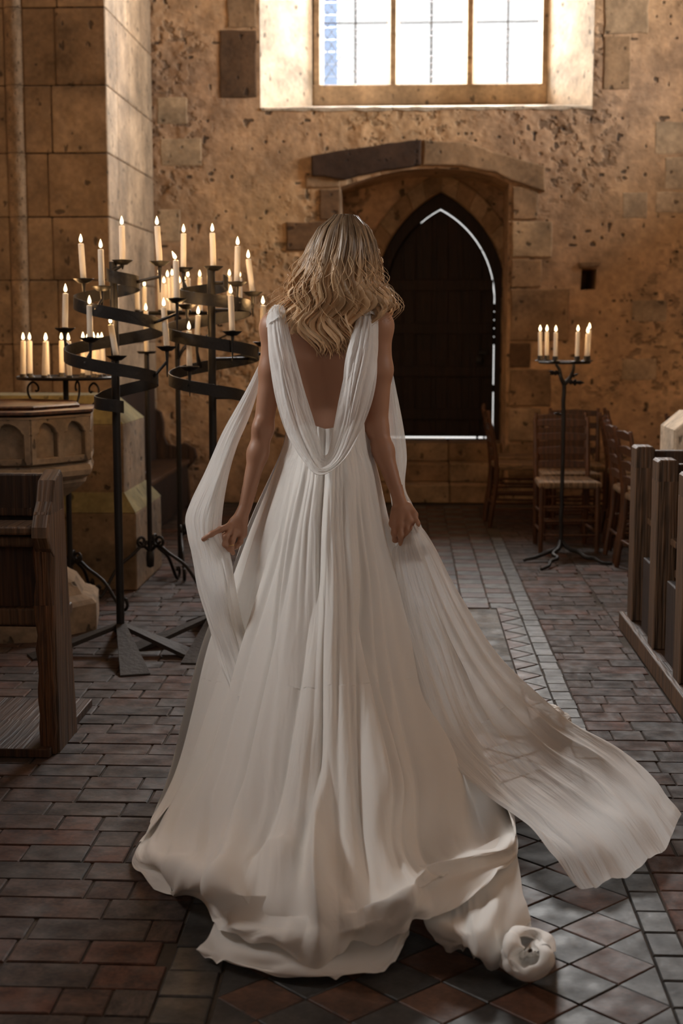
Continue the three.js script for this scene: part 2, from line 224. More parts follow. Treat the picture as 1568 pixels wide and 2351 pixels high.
{ // window: splayed limewashed reveals, stone mullions, leaded lights
  const w = tag(new THREE.Group(), 'tall stone mullioned church window of three leaded lights', 'window', null, 'structure'); w.name = 'window_1'; scene.add(w);
  const wedge = (pts, y0, y1) => { const g = new THREE.ExtrudeGeometry(poly(pts), { depth: y1 - y0, bevelEnabled: false }); g.rotateX(-Math.PI / 2); g.translate(0, y0, 0); return boxUV(g, 1.6); };   // outline in x, -z
  obj('reveal', wedge([[-1.158, -FZ], [-0.798, -DZ], [-1.158, -DZ]], 3.076, 5.25), M.limewash, w);
  obj('reveal', wedge([[1.398, -FZ], [1.398, -DZ], [1.112, -DZ]], 3.076, 5.25), M.limewash, w);
  { const g = new THREE.ExtrudeGeometry(poly([[0, 0], [0.65, 0], [0.65, 0.12], [0, 0.012]]), { depth: 2.55, bevelEnabled: false }); g.rotateY(Math.PI / 2); g.translate(-1.155, 3.07, FZ); obj('sill', boxUV(g, 1.6), M.limewash, w); }
  { const r = rngOf(5), t = [], b = []; for (let i = 0; i <= 32; i++) { const x = -1.15 + i * 2.545 / 32; t.push([x, 3.082 + (r() - 0.5) * 0.008]); b.unshift([x, 3.056 + (r() - 0.5) * 0.016 - (i === 16 ? 0.02 : 0)]); } obj('sill_edge', slab(poly([...b.reverse(), ...t.reverse()]), FZ - 0.03, FZ + 0.012, 0.004, 1), M.limewash, w); }
  const st = M.stones[0], z0 = -12.22, z1 = DZ + 0.01;
  obj('sub_sill', slab(poly([[-0.8, 3.185], [1.115, 3.185], [1.115, 3.36], [-0.8, 3.36]]), z0, z1, 0.02, 1.4, 2), st, w);
  const mull = (x0, x1) => { const m = (x0 + x1) / 2, g = new THREE.ExtrudeGeometry(poly([[x0, 0.11], [m - 0.022, 0.0], [m + 0.022, 0.0], [x1, 0.11], [x1, 0.16], [m + 0.02, 0.26], [m - 0.02, 0.26], [x0, 0.16]]), { depth: 1.8, bevelEnabled: false }); g.rotateX(-Math.PI / 2); g.translate(0, 3.34, DZ); return boxUV(g, 1.4); };
  obj('mullion', mull(-0.186, -0.09), st, w); obj('mullion', mull(0.433, 0.537), st, w); obj('mullion', mull(-0.81, -0.712), st, w); obj('mullion', mull(1.05, 1.13), st, w);
  obj('head', box(-0.8, 1.115, 5.0, 5.3, z0, z1, 0.01, 1.4), st, w);
  const gz = DZ - 0.135;
  for (const [i, [a, b]] of [[-0.716, -0.182], [-0.094, 0.437], [0.533, 1.054]].entries()) {
    const m = (a + b) / 2, bars = [3.87, 4.42], rows = [3.35, ...bars, 5.02];
    for (let k = 0; k < 3; k++) for (const [x0, x1] of [[a, m], [m, b]]) obj('pane', box(x0 + 0.004, x1 - 0.004, rows[k] + 0.004, rows[k + 1] - 0.004, gz - 0.002, gz + 0.002), i === 0 && x0 === a ? M.glass : M.glass, w);
    obj('lead_came', box(m - 0.007, m + 0.007, 3.35, 5.02, gz - 0.006, gz + 0.006), M.lead, w);
    for (let k = 0; k < 30; k++) obj('tie_knot', new THREE.OctahedronGeometry(0.010 + 0.007 * hash(k, i, 3)).translate(m + (hash(k, i) - 0.5) * 0.006, 3.38 + k * 0.054, gz + 0.006), M.lead, w);
    for (const y of bars) obj('saddle_bar', bar([a - 0.02, y, gz + 0.008], [b + 0.02, y, gz + 0.008], 0.006), M.iron, w);
    if (i === 0) for (let k = 0; k < 17; k++) obj('blue_reflection_quarry', box(a + 0.002, a + 0.118, 3.352 + k * 0.098, 3.446 + k * 0.098, gz - 0.006, gz - 0.003), M.blueReflectGlass, w);  // blue reflected from outside, painted as the colour of these panes
    if (i === 0) for (let k = -1; k < 18; k++) for (const s of [-1, 1]) { const y = 3.3 + k * 0.1, y0 = s > 0 ? y : y + 0.1 * 2.67; const x1 = a + 0.14; const ya = y, yb = y + s * 0.2; const c = (p) => clamp(p, 3.352, 5.0); if (c(ya) === ya && c(yb) === yb) obj('lattice_came', bar([a, ya, gz], [x1, yb, gz], 0.0032, 5), M.lead, w); }
  }
}
{ // door: dark pointed frame, ledged plank door with daylight in the gaps, and three stone steps inside the recess
  const d = tag(new THREE.Group(), 'black oak plank door in a pointed stone arch with daylight round its edges', 'door', null, 'structure'); d.name = 'door_1'; scene.add(d);
  const zf = DZ - 0.16;
  const fr = poly(pointed(doorC, 0.552, 0.42, 1.62, 2.502)); fr.holes.push(hole(pointed(doorC + 0.0, 0.462, 0.455, 1.62, 2.375)));
  obj('frame', slab(fr, zf - 0.06, zf + 0.08, 0.006, 0.6), M.darkOak, d);
  const R = pointed(doorC - 0.003, 0.456, 0.476, 1.615, 2.362, 20);
  const inside = (x) => { const h = 2.362 - 1.615, half = 0.456, rr = (half * half + h * h) / (2 * half), dx = Math.abs(x - (doorC - 0.003)); return 1.615 + Math.sqrt(Math.max(0, rr * rr - (dx + rr - half) ** 2)); };
  const nP = 7, x0 = doorC - 0.46, x1 = doorC + 0.452;
  for (let k = 0; k < nP; k++) {
    const a = lerp(x0, x1, k / nP) , b = lerp(x0, x1, (k + 1) / nP), ins = (x) => Math.min(inside(clamp(x, doorC - 0.458, doorC + 0.4525)), 2.362);
    const top = []; for (let j = 6; j >= 0; j--) { const x = lerp(a, b, j / 6); top.push([x, Math.max(1.5, ins(x))]); }
    obj('plank', slab(poly([[a, 0.474], [b, 0.474], ...top]), zf - 0.035, zf + 0.01, 0.003, 0.6), M.darkOak, d);
  }
  { const reb = pointed(doorC, 0.47, 0.42, 1.62, 2.39, 14), inr = pointed(doorC, 0.44, 0.42, 1.62, 2.35, 14); const n = reb.length, o = [], q = []; for (let i = n - 1; i >= 19; i--) { o.push(reb[i]); q.unshift(inr[i]); } obj('rebate', slab(poly([[reb[0][0], 0.455], ...o, ...q, [inr[0][0], 0.455]]), zf - 0.064, zf - 0.05, 0, 0.6), M.darkOak, d); }
  obj('backing', slab(poly(pointed(doorC - 0.003, 0.452, 0.476, 1.61, 2.352)), zf - 0.05, zf - 0.034, 0, 0.6), M.darkOak, d);
  for (const y of [0.62, 0.98, 1.34, 1.7]) obj('ledge', box(x0 + 0.01, x1 - 0.01, y, y + 0.09, zf + 0.008, zf + 0.03, 0.004, 0.6), M.darkOak, d);
  for (const x of [-0.26, 0.02, 0.3]) obj('stile', box(doorC + x - 0.045, doorC + x + 0.045, 0.5, Math.min(inside(doorC + x), 2.2) - 0.06, zf + 0.006, zf + 0.024, 0.004, 0.6), M.darkOak, d);
  for (const y of [0.85, 1.25, 1.32, 1.39, 1.46, 1.53]) obj('stop', box(doorC + 0.43, doorC + 0.48, y, y + 0.062, zf - 0.05, zf - 0.03), M.darkOak, d);
  for (const [a, b] of [[0.58, 0.60], [0.64, 0.655], [0.67, 0.70]]) obj('threshold_chip', box(a, b, 0.45, 0.5, zf - 0.05, zf - 0.03), M.darkOak, d);
  obj('latch', [box(doorC + 0.33, doorC + 0.4, 1.17, 1.2, zf + 0.03, zf + 0.05, 0.004), lathe([[0.001, 0], [0.03, 0], [0.034, 0.008], [0.001, 0.012]], 16).rotateX(Math.PI / 2).translate(doorC + 0.34, 1.12, zf + 0.026)], M.iron, d);
  const s = tag(new THREE.Group(), 'three worn stone steps climbing into the door recess', 'steps', null, 'structure'); s.name = 'steps'; scene.add(s);
  for (let k = 0; k < 3; k++) for (let j = 0; j < 3; j++) { const a = -0.538 + j * 0.4365, b = a + 0.4365; obj('step_stone', box(a + 0.002, b - 0.002, k * 0.15, k * 0.15 + 0.148 + hash(j, k) * 0.004, k === 2 ? DZ - 0.3 : DZ, FZ - k * 0.2 + hash(k, j) * 0.01, 0.014, 1.2), M.stones[[1, 3][(j + k) % 2]], s); }
}
// other walls of the nave, with the windows that light it
function wallWith(name, label, axis, at, a0, a1, wins, out) {
  const s = poly([[a0, 0], [a1, 0], [a1, TOP], [a0, TOP]]);
  for (const [x0, x1, y0, y1] of wins) s.holes.push(hole([[x0, y0], [x1, y0], [x1, y1], [x0, y1]]));
  const g = new THREE.ExtrudeGeometry(s, { depth: 0.45, bevelEnabled: false });
  if (axis === 'x') { g.rotateY(Math.PI / 2); g.scale(1, 1, -1); const p = g.index; }
  g.translate(axis === 'x' ? at : 0, 0, axis === 'x' ? 0 : at);
  let gg = boxUV(g, 3.2); gg.computeVertexNormals();
  return struct(name, gg, M.wall, label, 'wall');
}
wallWith('wall_right', 'plastered right nave wall pierced by tall windows', 'x', RX, -11.9, BACK + 0.45, [[-10.5, -9.2, 3.1, 5.2], [-3.95, -2.45, 2.7, 5.1]]);
wallWith('wall_left', 'plastered left nave wall with one tall window', 'x', LX - 0.45, -11.9, BACK + 0.45, [[-4.95, -3.45, 3.0, 5.1]]);
wallWith('wall_back', 'plastered wall at the near end of the nave with a wide window', 'z', BACK, LX - 0.45, RX + 0.45, [[-1.6, 0.8, 3.0, 5.7]]);
struct('ceiling', box(LX - 0.45, RX + 0.45, TOP, TOP + 0.2, BZ, BACK + 0.45, 0, 2), M.ceiling, 'dark boarded timber ceiling of the nave', 'ceiling');
for (const [i, [axis, at, a, b, y0, y1]] of [['x', RX + 0.3, -10.5, -9.2, 3.1, 5.2], ['x', RX + 0.3, -3.95, -2.45, 2.7, 5.1], ['x', LX - 0.3, -4.95, -3.45, 3.0, 5.1], ['z', BACK + 0.3, -1.6, 0.8, 3.0, 5.7]].entries()) {
  const w = tag(new THREE.Group(), ['clear glazed nave window nearest the far wall', 'clear glazed window halfway along the right wall', 'clear glazed window of the left wall', 'wide clear glazed window of the near end wall'][i], 'window', null, 'structure'); w.name = 'window_' + (i + 2); scene.add(w);
  const put = (x0, x1, ya, yb, t) => axis === 'x' ? box(at - t, at + t, ya, yb, x0, x1) : box(x0, x1, ya, yb, at - t, at + t);
  const m = (a + b) / 2; obj('pane', put(a, m, y0, y1, 0.003), M.glass, w); obj('pane', put(m, b, y0, y1, 0.003), M.glass, w);
  obj('mullion', put(m - 0.05, m + 0.05, y0, y1, 0.08), M.stones[0], w);
}
{ // arcade pier at the left: squared courses round a core, with a roll moulding on its front
  const p = tag(new THREE.Group(), 'tall squared stone arcade pier with pale lit side and dark front', 'pier', null, 'structure'); p.name = 'wall_pier'; scene.add(p);
  obj('core', box(-3.38, -2.06, 0, TOP, FZ + 0.01, -9.68, 0, 1.4), M.mortar, p);
  const r = rngOf(11); let y = 0;
  for (let c = 0; y < TOP - 0.05; c++) {
    const h = Math.min(0.36 + r() * 0.14, TOP - y), g = 0.004;
    const cut = -2.3 - r() * 0.12, cut2 = -2.56, sideCut = -10.1 - r() * 0.3;
    const add = (x0, x1, z0, z1, m) => obj('stone', box(x0 + g / 2, x1 - g / 2, y + g / 2, y + h - g / 2, z0 + g / 2, z1 - g / 2 + r() * 0.008, 0.012, 1.4).applyMatrix4(M4([0, 0, 0])), m, p);
    const pick = (l) => l[Math.floor(r() * l.length)];
    add(cut, -2.0, -9.95, -9.6, pick(M.pierStones)); add(cut2, cut, -9.95, -9.6, pick(M.pierStones));
    add(-3.38, -2.68, -9.95, -9.6, pick(M.pierStones));
    add(-2.3, -2.0, sideCut, -9.95, pick(M.pierStones)); add(-2.3, -2.0, -10.85, sideCut, pick(M.pierStones)); add(-2.3, -2.0, FZ + 0.01, -10.85, pick(M.pierStones));
    obj('roll_moulding', new THREE.CylinderGeometry(0.065, 0.065, h - g, 16, 1).translate(-2.62, y + h / 2, -9.63), pick(M.pierStones), p);
    y += h;
  }
}
{ // unseen stone block, added to keep the left window's light off the pier's front
  const w = tag(new THREE.Group(), 'unseen stone block added against the left wall to shade the pier', 'pier', null, 'structure'); w.name = 'added_shade_block'; scene.add(w);
  for (let c = 0; c < 15; c++) obj('stone', box(-3.39, -2.46, c * 0.44, c * 0.44 + 0.436, -6.6, -6.0, 0.012, 1.4), M.pierStones[c % 3], w);
}

// ---------------------------------------------------------------- the floor: bricks, clay tiles in patterns, a ledger slab
const floor = struct('floor', box(LX - 0.45, RX + 0.45, -0.25, -0.007, BZ, BACK + 0.45, 0, 1.4), M.mortar, 'church floor of worn bricks and patterned clay tiles', 'floor');
{
  const r = rngOf(77);
  const tileMat = (a, b, c, rough = 1) => std({ color: rgb(a, b, c), map: tileMap, roughnessMap: tileRough, roughness: rough, bumpMap: tileBump, bumpScale: 0.004 });
  const brickM = [tileMat(0.165, 0.088, 0.062), tileMat(0.135, 0.08, 0.06), tileMat(0.19, 0.095, 0.062), tileMat(0.12, 0.08, 0.064), tileMat(0.22, 0.085, 0.048), tileMat(0.15, 0.1, 0.078)]; brickM.forEach((m) => { m.roughness = 1.12; });
  const redM = [tileMat(0.2, 0.082, 0.044, 0.85), tileMat(0.17, 0.07, 0.04, 0.85), tileMat(0.22, 0.1, 0.055, 0.85)];
  const greyM = [tileMat(0.088, 0.082, 0.077, 0.8), tileMat(0.074, 0.07, 0.067, 0.8), tileMat(0.11, 0.104, 0.097, 0.8)];
  const paleM = [tileMat(0.2, 0.19, 0.175, 0.85), tileMat(0.17, 0.163, 0.152, 0.85), tileMat(0.24, 0.23, 0.212, 0.85)];
  const slabM = [tileMat(0.24, 0.195, 0.145), tileMat(0.22, 0.18, 0.135)];
  const withUV = (g, k) => boxUV(g.clone(), 1.0, hash(k, 1), hash(k, 2));
  const rest = new Map();
  let count = 0; const cap = 900;
  const pieces = [];
  const place = (name, geos, mats, x, z, turn = 0, jig = 1) => pieces.push({ name, g: geos[Math.floor(r() * geos.length)], m: mats[Math.floor(r() * mats.length)], x, z, y: (r() - 0.5) * 0.003 * jig - 0.0015, turn: turn + (r() - 0.5) * 0.012 * jig, rx: (r() - 0.5) * 0.012 * jig, rz: (r() - 0.5) * 0.012 * jig });
  const rectG = (w, d, n = 6) => Array.from({ length: n }, (_, k) => withUV(prism([[-w / 2, -d / 2], [w / 2, -d / 2], [w / 2, d / 2], [-w / 2, d / 2]].map(([x, z]) => [x + (hash(k, 5) - 0.5) * 0.004, z + (hash(k, 6) - 0.5) * 0.003]), 0.02, 0.003), k + Math.round(w * 997)));
  // bricks laid across the aisle in rows, lengths mixed
  const G = { 0.22: rectG(0.214, 0.113), 0.17: rectG(0.164, 0.113), 0.11: rectG(0.105, 0.113), 0.28: rectG(0.274, 0.113) };
  const rows = (x0, x1, z0, z1, name) => {
    for (let z = z1 - 0.06; z > z0; z -= 0.119) { let x = x0 + r() * -0.14; while (x < x1 - 0.03) { const L = [0.22, 0.22, 0.17, 0.11, 0.28][Math.floor(r() * 5)]; const a = Math.max(x, x0), b = Math.min(x + L, x1); if (b - a > 0.025) { place(name, G[L], brickM, (a + b) / 2, z); pieces[pieces.length - 1].sx = (b - a) / L; } x += L; } }
  };
  rows(0.636, 0.99, -10.9, -1.9, 'brick'); rows(-2.75, -0.523, -11.0, -1.9, 'brick'); rows(0.992, 2.5, -10.9, -6.62, 'brick');
  const diag = 0.1905, hd = diag / 2, IN = hd * 5.75 + 0.005;       // the patterned carpet of tiles runs from -0.535 to 0.55
  const cx0 = 0.5555, e = 0.0025;
  const dia = Array.from({ length: 6 }, (_, k) => withUV(prism([[-hd + e, 0], [0, -hd + e], [hd - e, 0], [0, hd - e]], 0.02, 0.0022), 40 + k));
  const triR = Array.from({ length: 4 }, (_, k) => withUV(prism([[0, -hd + e], [0, hd - e], [-hd + e, 0]], 0.02, 0.002), 60 + k));
  const triL = Array.from({ length: 4 }, (_, k) => withUV(prism([[0, -hd + e], [hd - e, 0], [0, hd - e]], 0.02, 0.002), 70 + k));
  const z00 = -3.399, lines = 6;                                     // a red tile has its right corner on the edge line here
  for (let j = -9; j < 10; j++) { const z = z00 + j * diag; if (z < -4.75 || z > -1.8) continue;
    for (let i = 0; i < lines - 0; i++) { const x = cx0 - hd - i * diag; if (i < 5) place('diamond_tile', dia, redM, x, z, 0, 0.6); }
    for (let i = 0; i < lines; i++) { const x = cx0 - diag - i * diag; if (i < 4) place('diamond_tile', dia, greyM, x, z + hd, 0, 0.6); }
    place('triangle_tile', triR, greyM, cx0 - 0.003, z + hd, 0, 0.5); place('triangle_tile', triL, greyM, cx0 - diag * 5 + 0.003, z + hd, 0, 0.5);
  }
  // border strips of small square tiles
  const sq = rectG(0.074, 0.118), sqd = rectG(0.116, 0.118);
  for (let z = -1.9; z > -9.5; z -= 0.123) { place('border_tile', sq, z < -3.6 ? paleM : greyM, 0.596, z, 0, 0.7); if (z > -9) place('border_tile', rectG2(), greyM, -0.461, z, 0, 0.7); }  // near border tiles keep the darker grey, putting foreground shade into their colour
  function rectG2() { return sqd; }
  // ledger slab with rows of triangles either side
  const led = rectG(0.735, 1.11, 2); for (let k = 0; k < 2; k++) place('ledger_slab', led, slabM, 0.08, -5.36 - k * 1.116 + 0.01, 0, 0.3);
  for (let z = -4.9; z > -7.03; z -= diag) { place('triangle_tile', triL, redM, 0.45, z, 0, 0.5); place('triangle_tile', triR, paleM, 0.552, z - hd, 0, 0.5); place('triangle_tile', triR, redM, -0.292, z, 0, 0.5); place('triangle_tile', triL, paleM, -0.394, z - hd, 0, 0.5); }
  // square tiles beyond the slab, in a chequer
  const sqr = rectG(0.132, 0.132);
  for (let j = 0; j < 30; j++) for (let i = 0; i < 7; i++) place('square_tile', sqr, (i + j) % 2 ? redM : paleM, -0.33 + i * 0.136, -7.12 - j * 0.136, 0, 0.6);
  pieces.sort((a, b) => b.z - a.z);
  const seen = {};
  for (const p of pieces) {
    seen[p.name] = (seen[p.name] ?? 0) + 1;
    if (seen[p.name] <= 300 ) { const o = new THREE.Mesh(p.g, p.m); o.name = p.name; o.position.set(p.x, p.y, p.z); o.rotation.set(p.rx, p.turn, p.rz); o.scale.x = p.sx ?? 1; o.castShadow = o.receiveShadow = true; floor.add(o); }
    else { const k = p.name + '|' + p.m.uuid; if (!rest.has(k)) rest.set(k, { m: p.m, n: p.name, l: [] }); rest.get(k).l.push(p.g.clone().applyMatrix4(M4([p.x, p.y, p.z], [p.rx, p.turn, p.rz], [p.sx ?? 1, 1, 1]))); }
  }
  for (const { m, n, l } of rest.values()) { const o = new THREE.Mesh(mergeGeometries(l), m); o.name = n + '_paving'; o.userData.kind = 'stuff'; o.receiveShadow = o.castShadow = true; floor.add(o); }
}

// ---------------------------------------------------------------- font, plinth, pews, bench, chairs
function ringPoly(n, R, a0) { return Array.from({ length: n }, (_, k) => { const a = a0 + k * TAU / n; return [R * Math.cos(a), R * Math.sin(a)]; }); }
function octa(rows, a0, n = 8, uvs = 1.2) {                            // eight-sided body through rows of [radius, height]
  const P = []; const pts = rows.map(([R, y]) => ringPoly(n, R, a0).map(([x, z]) => [x, y, -z]));
  for (let i = 0; i < rows.length - 1; i++) for (let k = 0; k < n; k++) { const a = pts[i][k], b = pts[i][(k + 1) % n], c = pts[i + 1][(k + 1) % n], d = pts[i + 1][k]; P.push(...a, ...b, ...c, ...a, ...c, ...d); }
  for (const [row, up] of [[pts[0], false], [pts[pts.length - 1], true]]) for (let k = 1; k < n - 1; k++) up ? P.push(...row[0], ...row[k], ...row[k + 1]) : P.push(...row[0], ...row[k + 1], ...row[k]);
  const g = new THREE.BufferGeometry(); g.setAttribute('position', new THREE.Float32BufferAttribute(P, 3)); g.computeVertexNormals(); return boxUV(g, uvs);
}
{ // stone font
  const f = thing('stone_font', 'octagonal carved stone font with arched panels behind the near left pew', 'font', [-1.905, -0.0, -6.55]); f.scale.y = 0.957;
  const A = -12 * Math.PI / 180, R = 0.46;
  obj('bowl', octa([[0.30, 0.63], [0.405, 0.7], [0.43, 0.725], [0.412, 0.735], [0.43, 0.745], [0.455, 0.76], [0.462, 0.785], [0.452, 0.81], [0.425, 0.822], [0.43, 0.835], [0.43, 1.045], [0.36, 1.045]], A), M.fontStone, f);
  // face frames with pairs of pointed niches
  for (let k = 0; k < 8; k++) {
    const a = A + (k + 0.5) * TAU / 8, half = R * Math.sin(Math.PI / 8) - 0.002, ap = R * Math.cos(Math.PI / 8);
    const s = poly([[-half, 0], [half, 0], [half, 0.22], [-half, 0.22]]);
    for (const c of [-0.083, 0.083]) {
      const h = 0.062, p = []; p.push([c - h, 0.03], [c + h, 0.03], [c + h, 0.14]);
      for (let i = 0; i <= 8; i++) { const t = i / 8 * Math.PI, lob = 0.01 * Math.abs(Math.sin(t * 1.5)); p.push([c + Math.cos(t) * (h * 0.86 - lob), 0.145 + Math.sin(t) * (0.052 - lob)]); }
      p.push([c - h, 0.14]); s.holes.push(hole(p));
    }
    const g = slab(s, 0, 0.042, 0.004, 1.2, 1); g.applyMatrix4(new THREE.Matrix4().makeRotationY(a + Math.PI / 2)); g.translate(Math.cos(a) * (ap - 0.04), 0.828, -Math.sin(a) * (ap - 0.04));
    obj('panel', g, M.fontStone, f);
  }
  obj('rim', octa([[0.43, 1.03], [0.465, 1.04], [0.465, 1.05], [0.30, 1.056]], A), M.fontStone, f);
  obj('stem', octa([[0.235, 0.0], [0.235, 0.5], [0.26, 0.53], [0.275, 0.55], [0.26, 0.57], [0.25, 0.59], [0.30, 0.635]], A), M.fontStone, f);
  obj('base', octa([[0.47, 0], [0.47, 0.13], [0.45, 0.15], [0.40, 0.17], [0.36, 0.23], [0.28, 0.28], [0.24, 0.34]], A), M.fontStone, f);
  const cover = thing('font_cover', 'thin dark wooden cover boards lying on the stone font', 'lid', [-1.905, 1.0115, -6.55]);
  obj('lower_board', octa([[0.468, 0], [0.476, 0.006], [0.474, 0.016], [0.44, 0.02]], A), M.chairWood, cover);
  obj('upper_board', octa([[0.39, 0.018], [0.395, 0.032], [0.38, 0.038]], A + 0.1), M.chairWood, cover);
}
{ // mossy stepped plinth of the nearer pier
  const p = thing('stone_plinth', 'stepped stone plinth with mossy sloping shoulders behind the iron stands', 'plinth', [0, 0, 0]);
  obj('lower_block', box(-2.35, -1.44, 0, 0.42, -8.2, -7.42, 0.012, 1.2), M.plinthStone, p);
  const wedge = (x0, x1, y0, y1, z0, z1, d) => { const P = [], q = (a, b, c, e) => P.push(...a, ...b, ...c, ...a, ...c, ...e); const A = [[x0, y0, z1], [x1, y0, z1], [x1, y0, z0], [x0, y0, z0]], B = [[x0, y1, z1 - d], [x1 - d, y1, z1 - d], [x1 - d, y1, z0 + d], [x0, y1, z0 + d]]; for (let k = 0; k < 4; k++) q(A[k], A[(k + 1) % 4], B[(k + 1) % 4], B[k]); q(...B); const g = new THREE.BufferGeometry(); g.setAttribute('position', new THREE.Float32BufferAttribute(P, 3)); g.computeVertexNormals(); return boxUV(g, 1.2); };
  obj('lower_slope', wedge(-2.35, -1.44, 0.42, 0.52, -8.2, -7.42, 0.075), M.moss, p);
  obj('upper_block', box(-2.35, -1.515, 0.5, 0.885, -8.12, -7.5, 0.01, 1.2), M.plinthStone, p);
  obj('upper_slope', wedge(-2.35, -1.515, 0.885, 1.03, -8.12, -7.5, 0.14), M.moss, p);
}
{ // near left pew
  const w = thing('oak_pew', 'old worn oak pew end with rough split board, front left by the font', 'pew', [0, 0, 0]);
  // bench end seen edge on from the aisle: profile in z, y
  const prof = [[-4.78, 0], [-4.53, 0], [-4.525, 0.4], [-4.53, 0.66], [-4.48, 0.695], [-4.455, 0.73], [-4.46, 0.76], [-4.49, 0.805], [-4.525, 0.835], [-4.545, 0.88], [-4.555, 0.9], [-4.64, 0.925], [-4.66, 0.91], [-4.69, 0.6]];
  const g = new THREE.ExtrudeGeometry(poly(prof.map(([z, y]) => [-z, y])), { depth: 0.044, bevelEnabled: true, bevelThickness: 0.006, bevelSize: 0.006, bevelSegments: 2 }); g.rotateY(Math.PI / 2); g.translate(-1.197, 0, 0);
  obj('bench_end', boxUV(g, 0.8), M.paleOak, w);
  { const r = rngOf(9), L = [], Rr = []; for (let i = 0; i <= 16; i++) { const y = i / 16 * 0.71; L.push([0.058 + (r() - 0.5) * 0.008, y]); Rr.unshift([0 + (r() - 0.5) * 0.014, y]); } obj('split_board', slab(poly([...L, ...Rr]), -4.535, -4.495, 0.008, 0.5, 2).applyMatrix4(M4([-1.21, 0, 0])), M.splitOak, w); }
  obj('seat', box(-2.9, -1.2, 0.38, 0.42, -4.98, -4.72, 0.008, 0.8), M.paleOak, w);
  obj('back_board', box(-2.9, -1.2, 0.77, 0.915, -4.69, -4.65, 0.008, 0.8), M.oak, w);
  obj('back_panel', box(-2.9, -1.2, 0.44, 0.77, -4.685, -4.67, 0.003, 0.8), M.darkOak, w);
  obj('book_rest', box(-2.9, -1.2, 0.735, 0.765, -4.62, -4.46, 0.01, 0.8), M.paleOak, w);
  obj('rest_rail', box(-2.9, -1.2, 0.69, 0.728, -4.60, -4.50, 0.012, 0.8), M.paleOak, w);
  obj('front_panel', box(-2.9, -1.2, 0.48, 0.695, -4.58, -4.565, 0.003, 0.8), M.oak, w);
  obj('shelf_rail', box(-2.9, -1.2, 0.425, 0.485, -4.60, -4.53, 0.01, 0.8), M.paleOak, w);
  obj('floor_kerb', box(-2.9, -1.165, 0, 0.03, -5.1, -4.46, 0.004, 0.8), M.oak, w);
}
{ // dark settle along the pier, facing the aisle
  const b = thing('settle_bench', 'dark wooden settle with curved arm rests against the arcade pier', 'bench', [0, 0, 0]);
  const prof = [[-1.99, 0], [-1.70, 0], [-1.72, 0.30], [-1.665, 0.36], [-1.645, 0.40], [-1.66, 0.46], [-1.74, 0.50], [-1.80, 0.47], [-1.87, 0.49], [-1.90, 0.56], [-1.90, 0.66], [-1.92, 0.74], [-1.99, 0.78]];
  for (const z of [-9.0, -10.98]) { const s = new THREE.Shape(); prof.forEach(([x, y], i) => i ? s.lineTo(x, y) : s.moveTo(x, y)); const g = new THREE.ExtrudeGeometry(s, { depth: 0.05, bevelEnabled: true, bevelSize: 0.006, bevelThickness: 0.006, bevelSegments: 2 }); g.translate(0, 0, z - 0.025); obj('bench_end', boxUV(g, 0.6), M.oak, b); }
  obj('seat', box(-1.99, -1.69, 0.345, 0.38, -10.95, -9.0, 0.01, 0.7), M.oak, b);
  obj('back', box(-1.99, -1.955, 0.36, 0.98, -10.95, -9.0, 0.01, 0.7), M.darkOak, b);
  obj('front_board', box(-1.74, -1.71, 0.02, 0.345, -10.95, -9.0, 0.004, 0.7), M.darkOak, b);
}
{ // right-hand block of pews on a boarded platform
  const k = thing('pew_platform', 'low boarded pew platform edged by a grey kerb along the aisle', 'platform', [0, 0, 0]);
  obj('kerb_board', box(0.992, 1.018, 0, 0.078, -6.6, -2.0, 0.006, 0.8), M.paleOak, k);
  obj('end_board', box(1.018, 3.38, 0, 0.075, -6.6, -6.57, 0.004, 0.8), M.oak, k);
  for (let i = 0; i < 12; i++) obj('floor_board', box(1.018, 3.38, 0.045, 0.073, -6.57 + i * 0.16, -6.414 + i * 0.16, 0.003, 0.8), M.oak, k);
  obj('floor_boards_out_of_view', box(1.018, 3.38, 0.045, 0.073, -4.65, -2.0, 0.003, 0.8), M.oak, k);
  const pew = (z, h, label, seated = true) => {
    const w = thing('bench_pew', label, 'pew', [1.018, 0.073, z]);
    obj('end_post', slab(poly([[0, 0], [0.085, 0], [0.085, h], [0.075, h + 0.01], [0.01, h + 0.01], [0, h]]), -0.075, 0.06, 0.005, 0.7), M.paleOak, w);
    if (seated) obj('seat_bracket', box(0.02, 0.06, 0.0, 0.32, -0.36, -0.07, 0.005, 0.7), M.darkOak, w);
    obj('top_rail', box(0.06, 2.2, h - 0.075, h - 0.01, -0.035, 0.03, 0.008, 0.7), M.oak, w);
    obj('back_panel', box(0.06, 2.2, 0.12, h - 0.075, -0.012, 0.012, 0.002, 0.7), M.darkOak, w);
    obj('book_ledge', box(0.06, 2.2, h - 0.34, h - 0.31, 0.0, 0.16, 0.006, 0.7), M.paleOak, w);
    if (seated) obj('seat', box(0.06, 2.2, 0.32, 0.355, -0.42, -0.02, 0.006, 0.7), M.oak, w);
    return w;
  };
  pew(-6.45, 0.785, 'farthest oak pew of the right block, its post below the pale stone', false);
  pew(-5.88, 0.778, 'middle oak pew of the right block with pale lit post');
  pew(-5.3, 0.778, 'nearest oak pew of the right block, cut by the picture edge');
  const s = thing('stone_pedestal', 'pale chamfered stone block catching light above the right pews', 'pedestal', [0, 0, 0]);
  const g = slab(poly([[1.335, 0], [1.9, 0], [1.9, 0.965], [1.43, 0.965], [1.335, 0.885]]), -7.6, -7.2, 0.012, 1.0, 2); obj('block', g, M.limewash, s);
  obj('foot', box(1.31, 1.92, 0, 0.1, -7.63, -7.17, 0.01, 1), M.limewash, s);
}
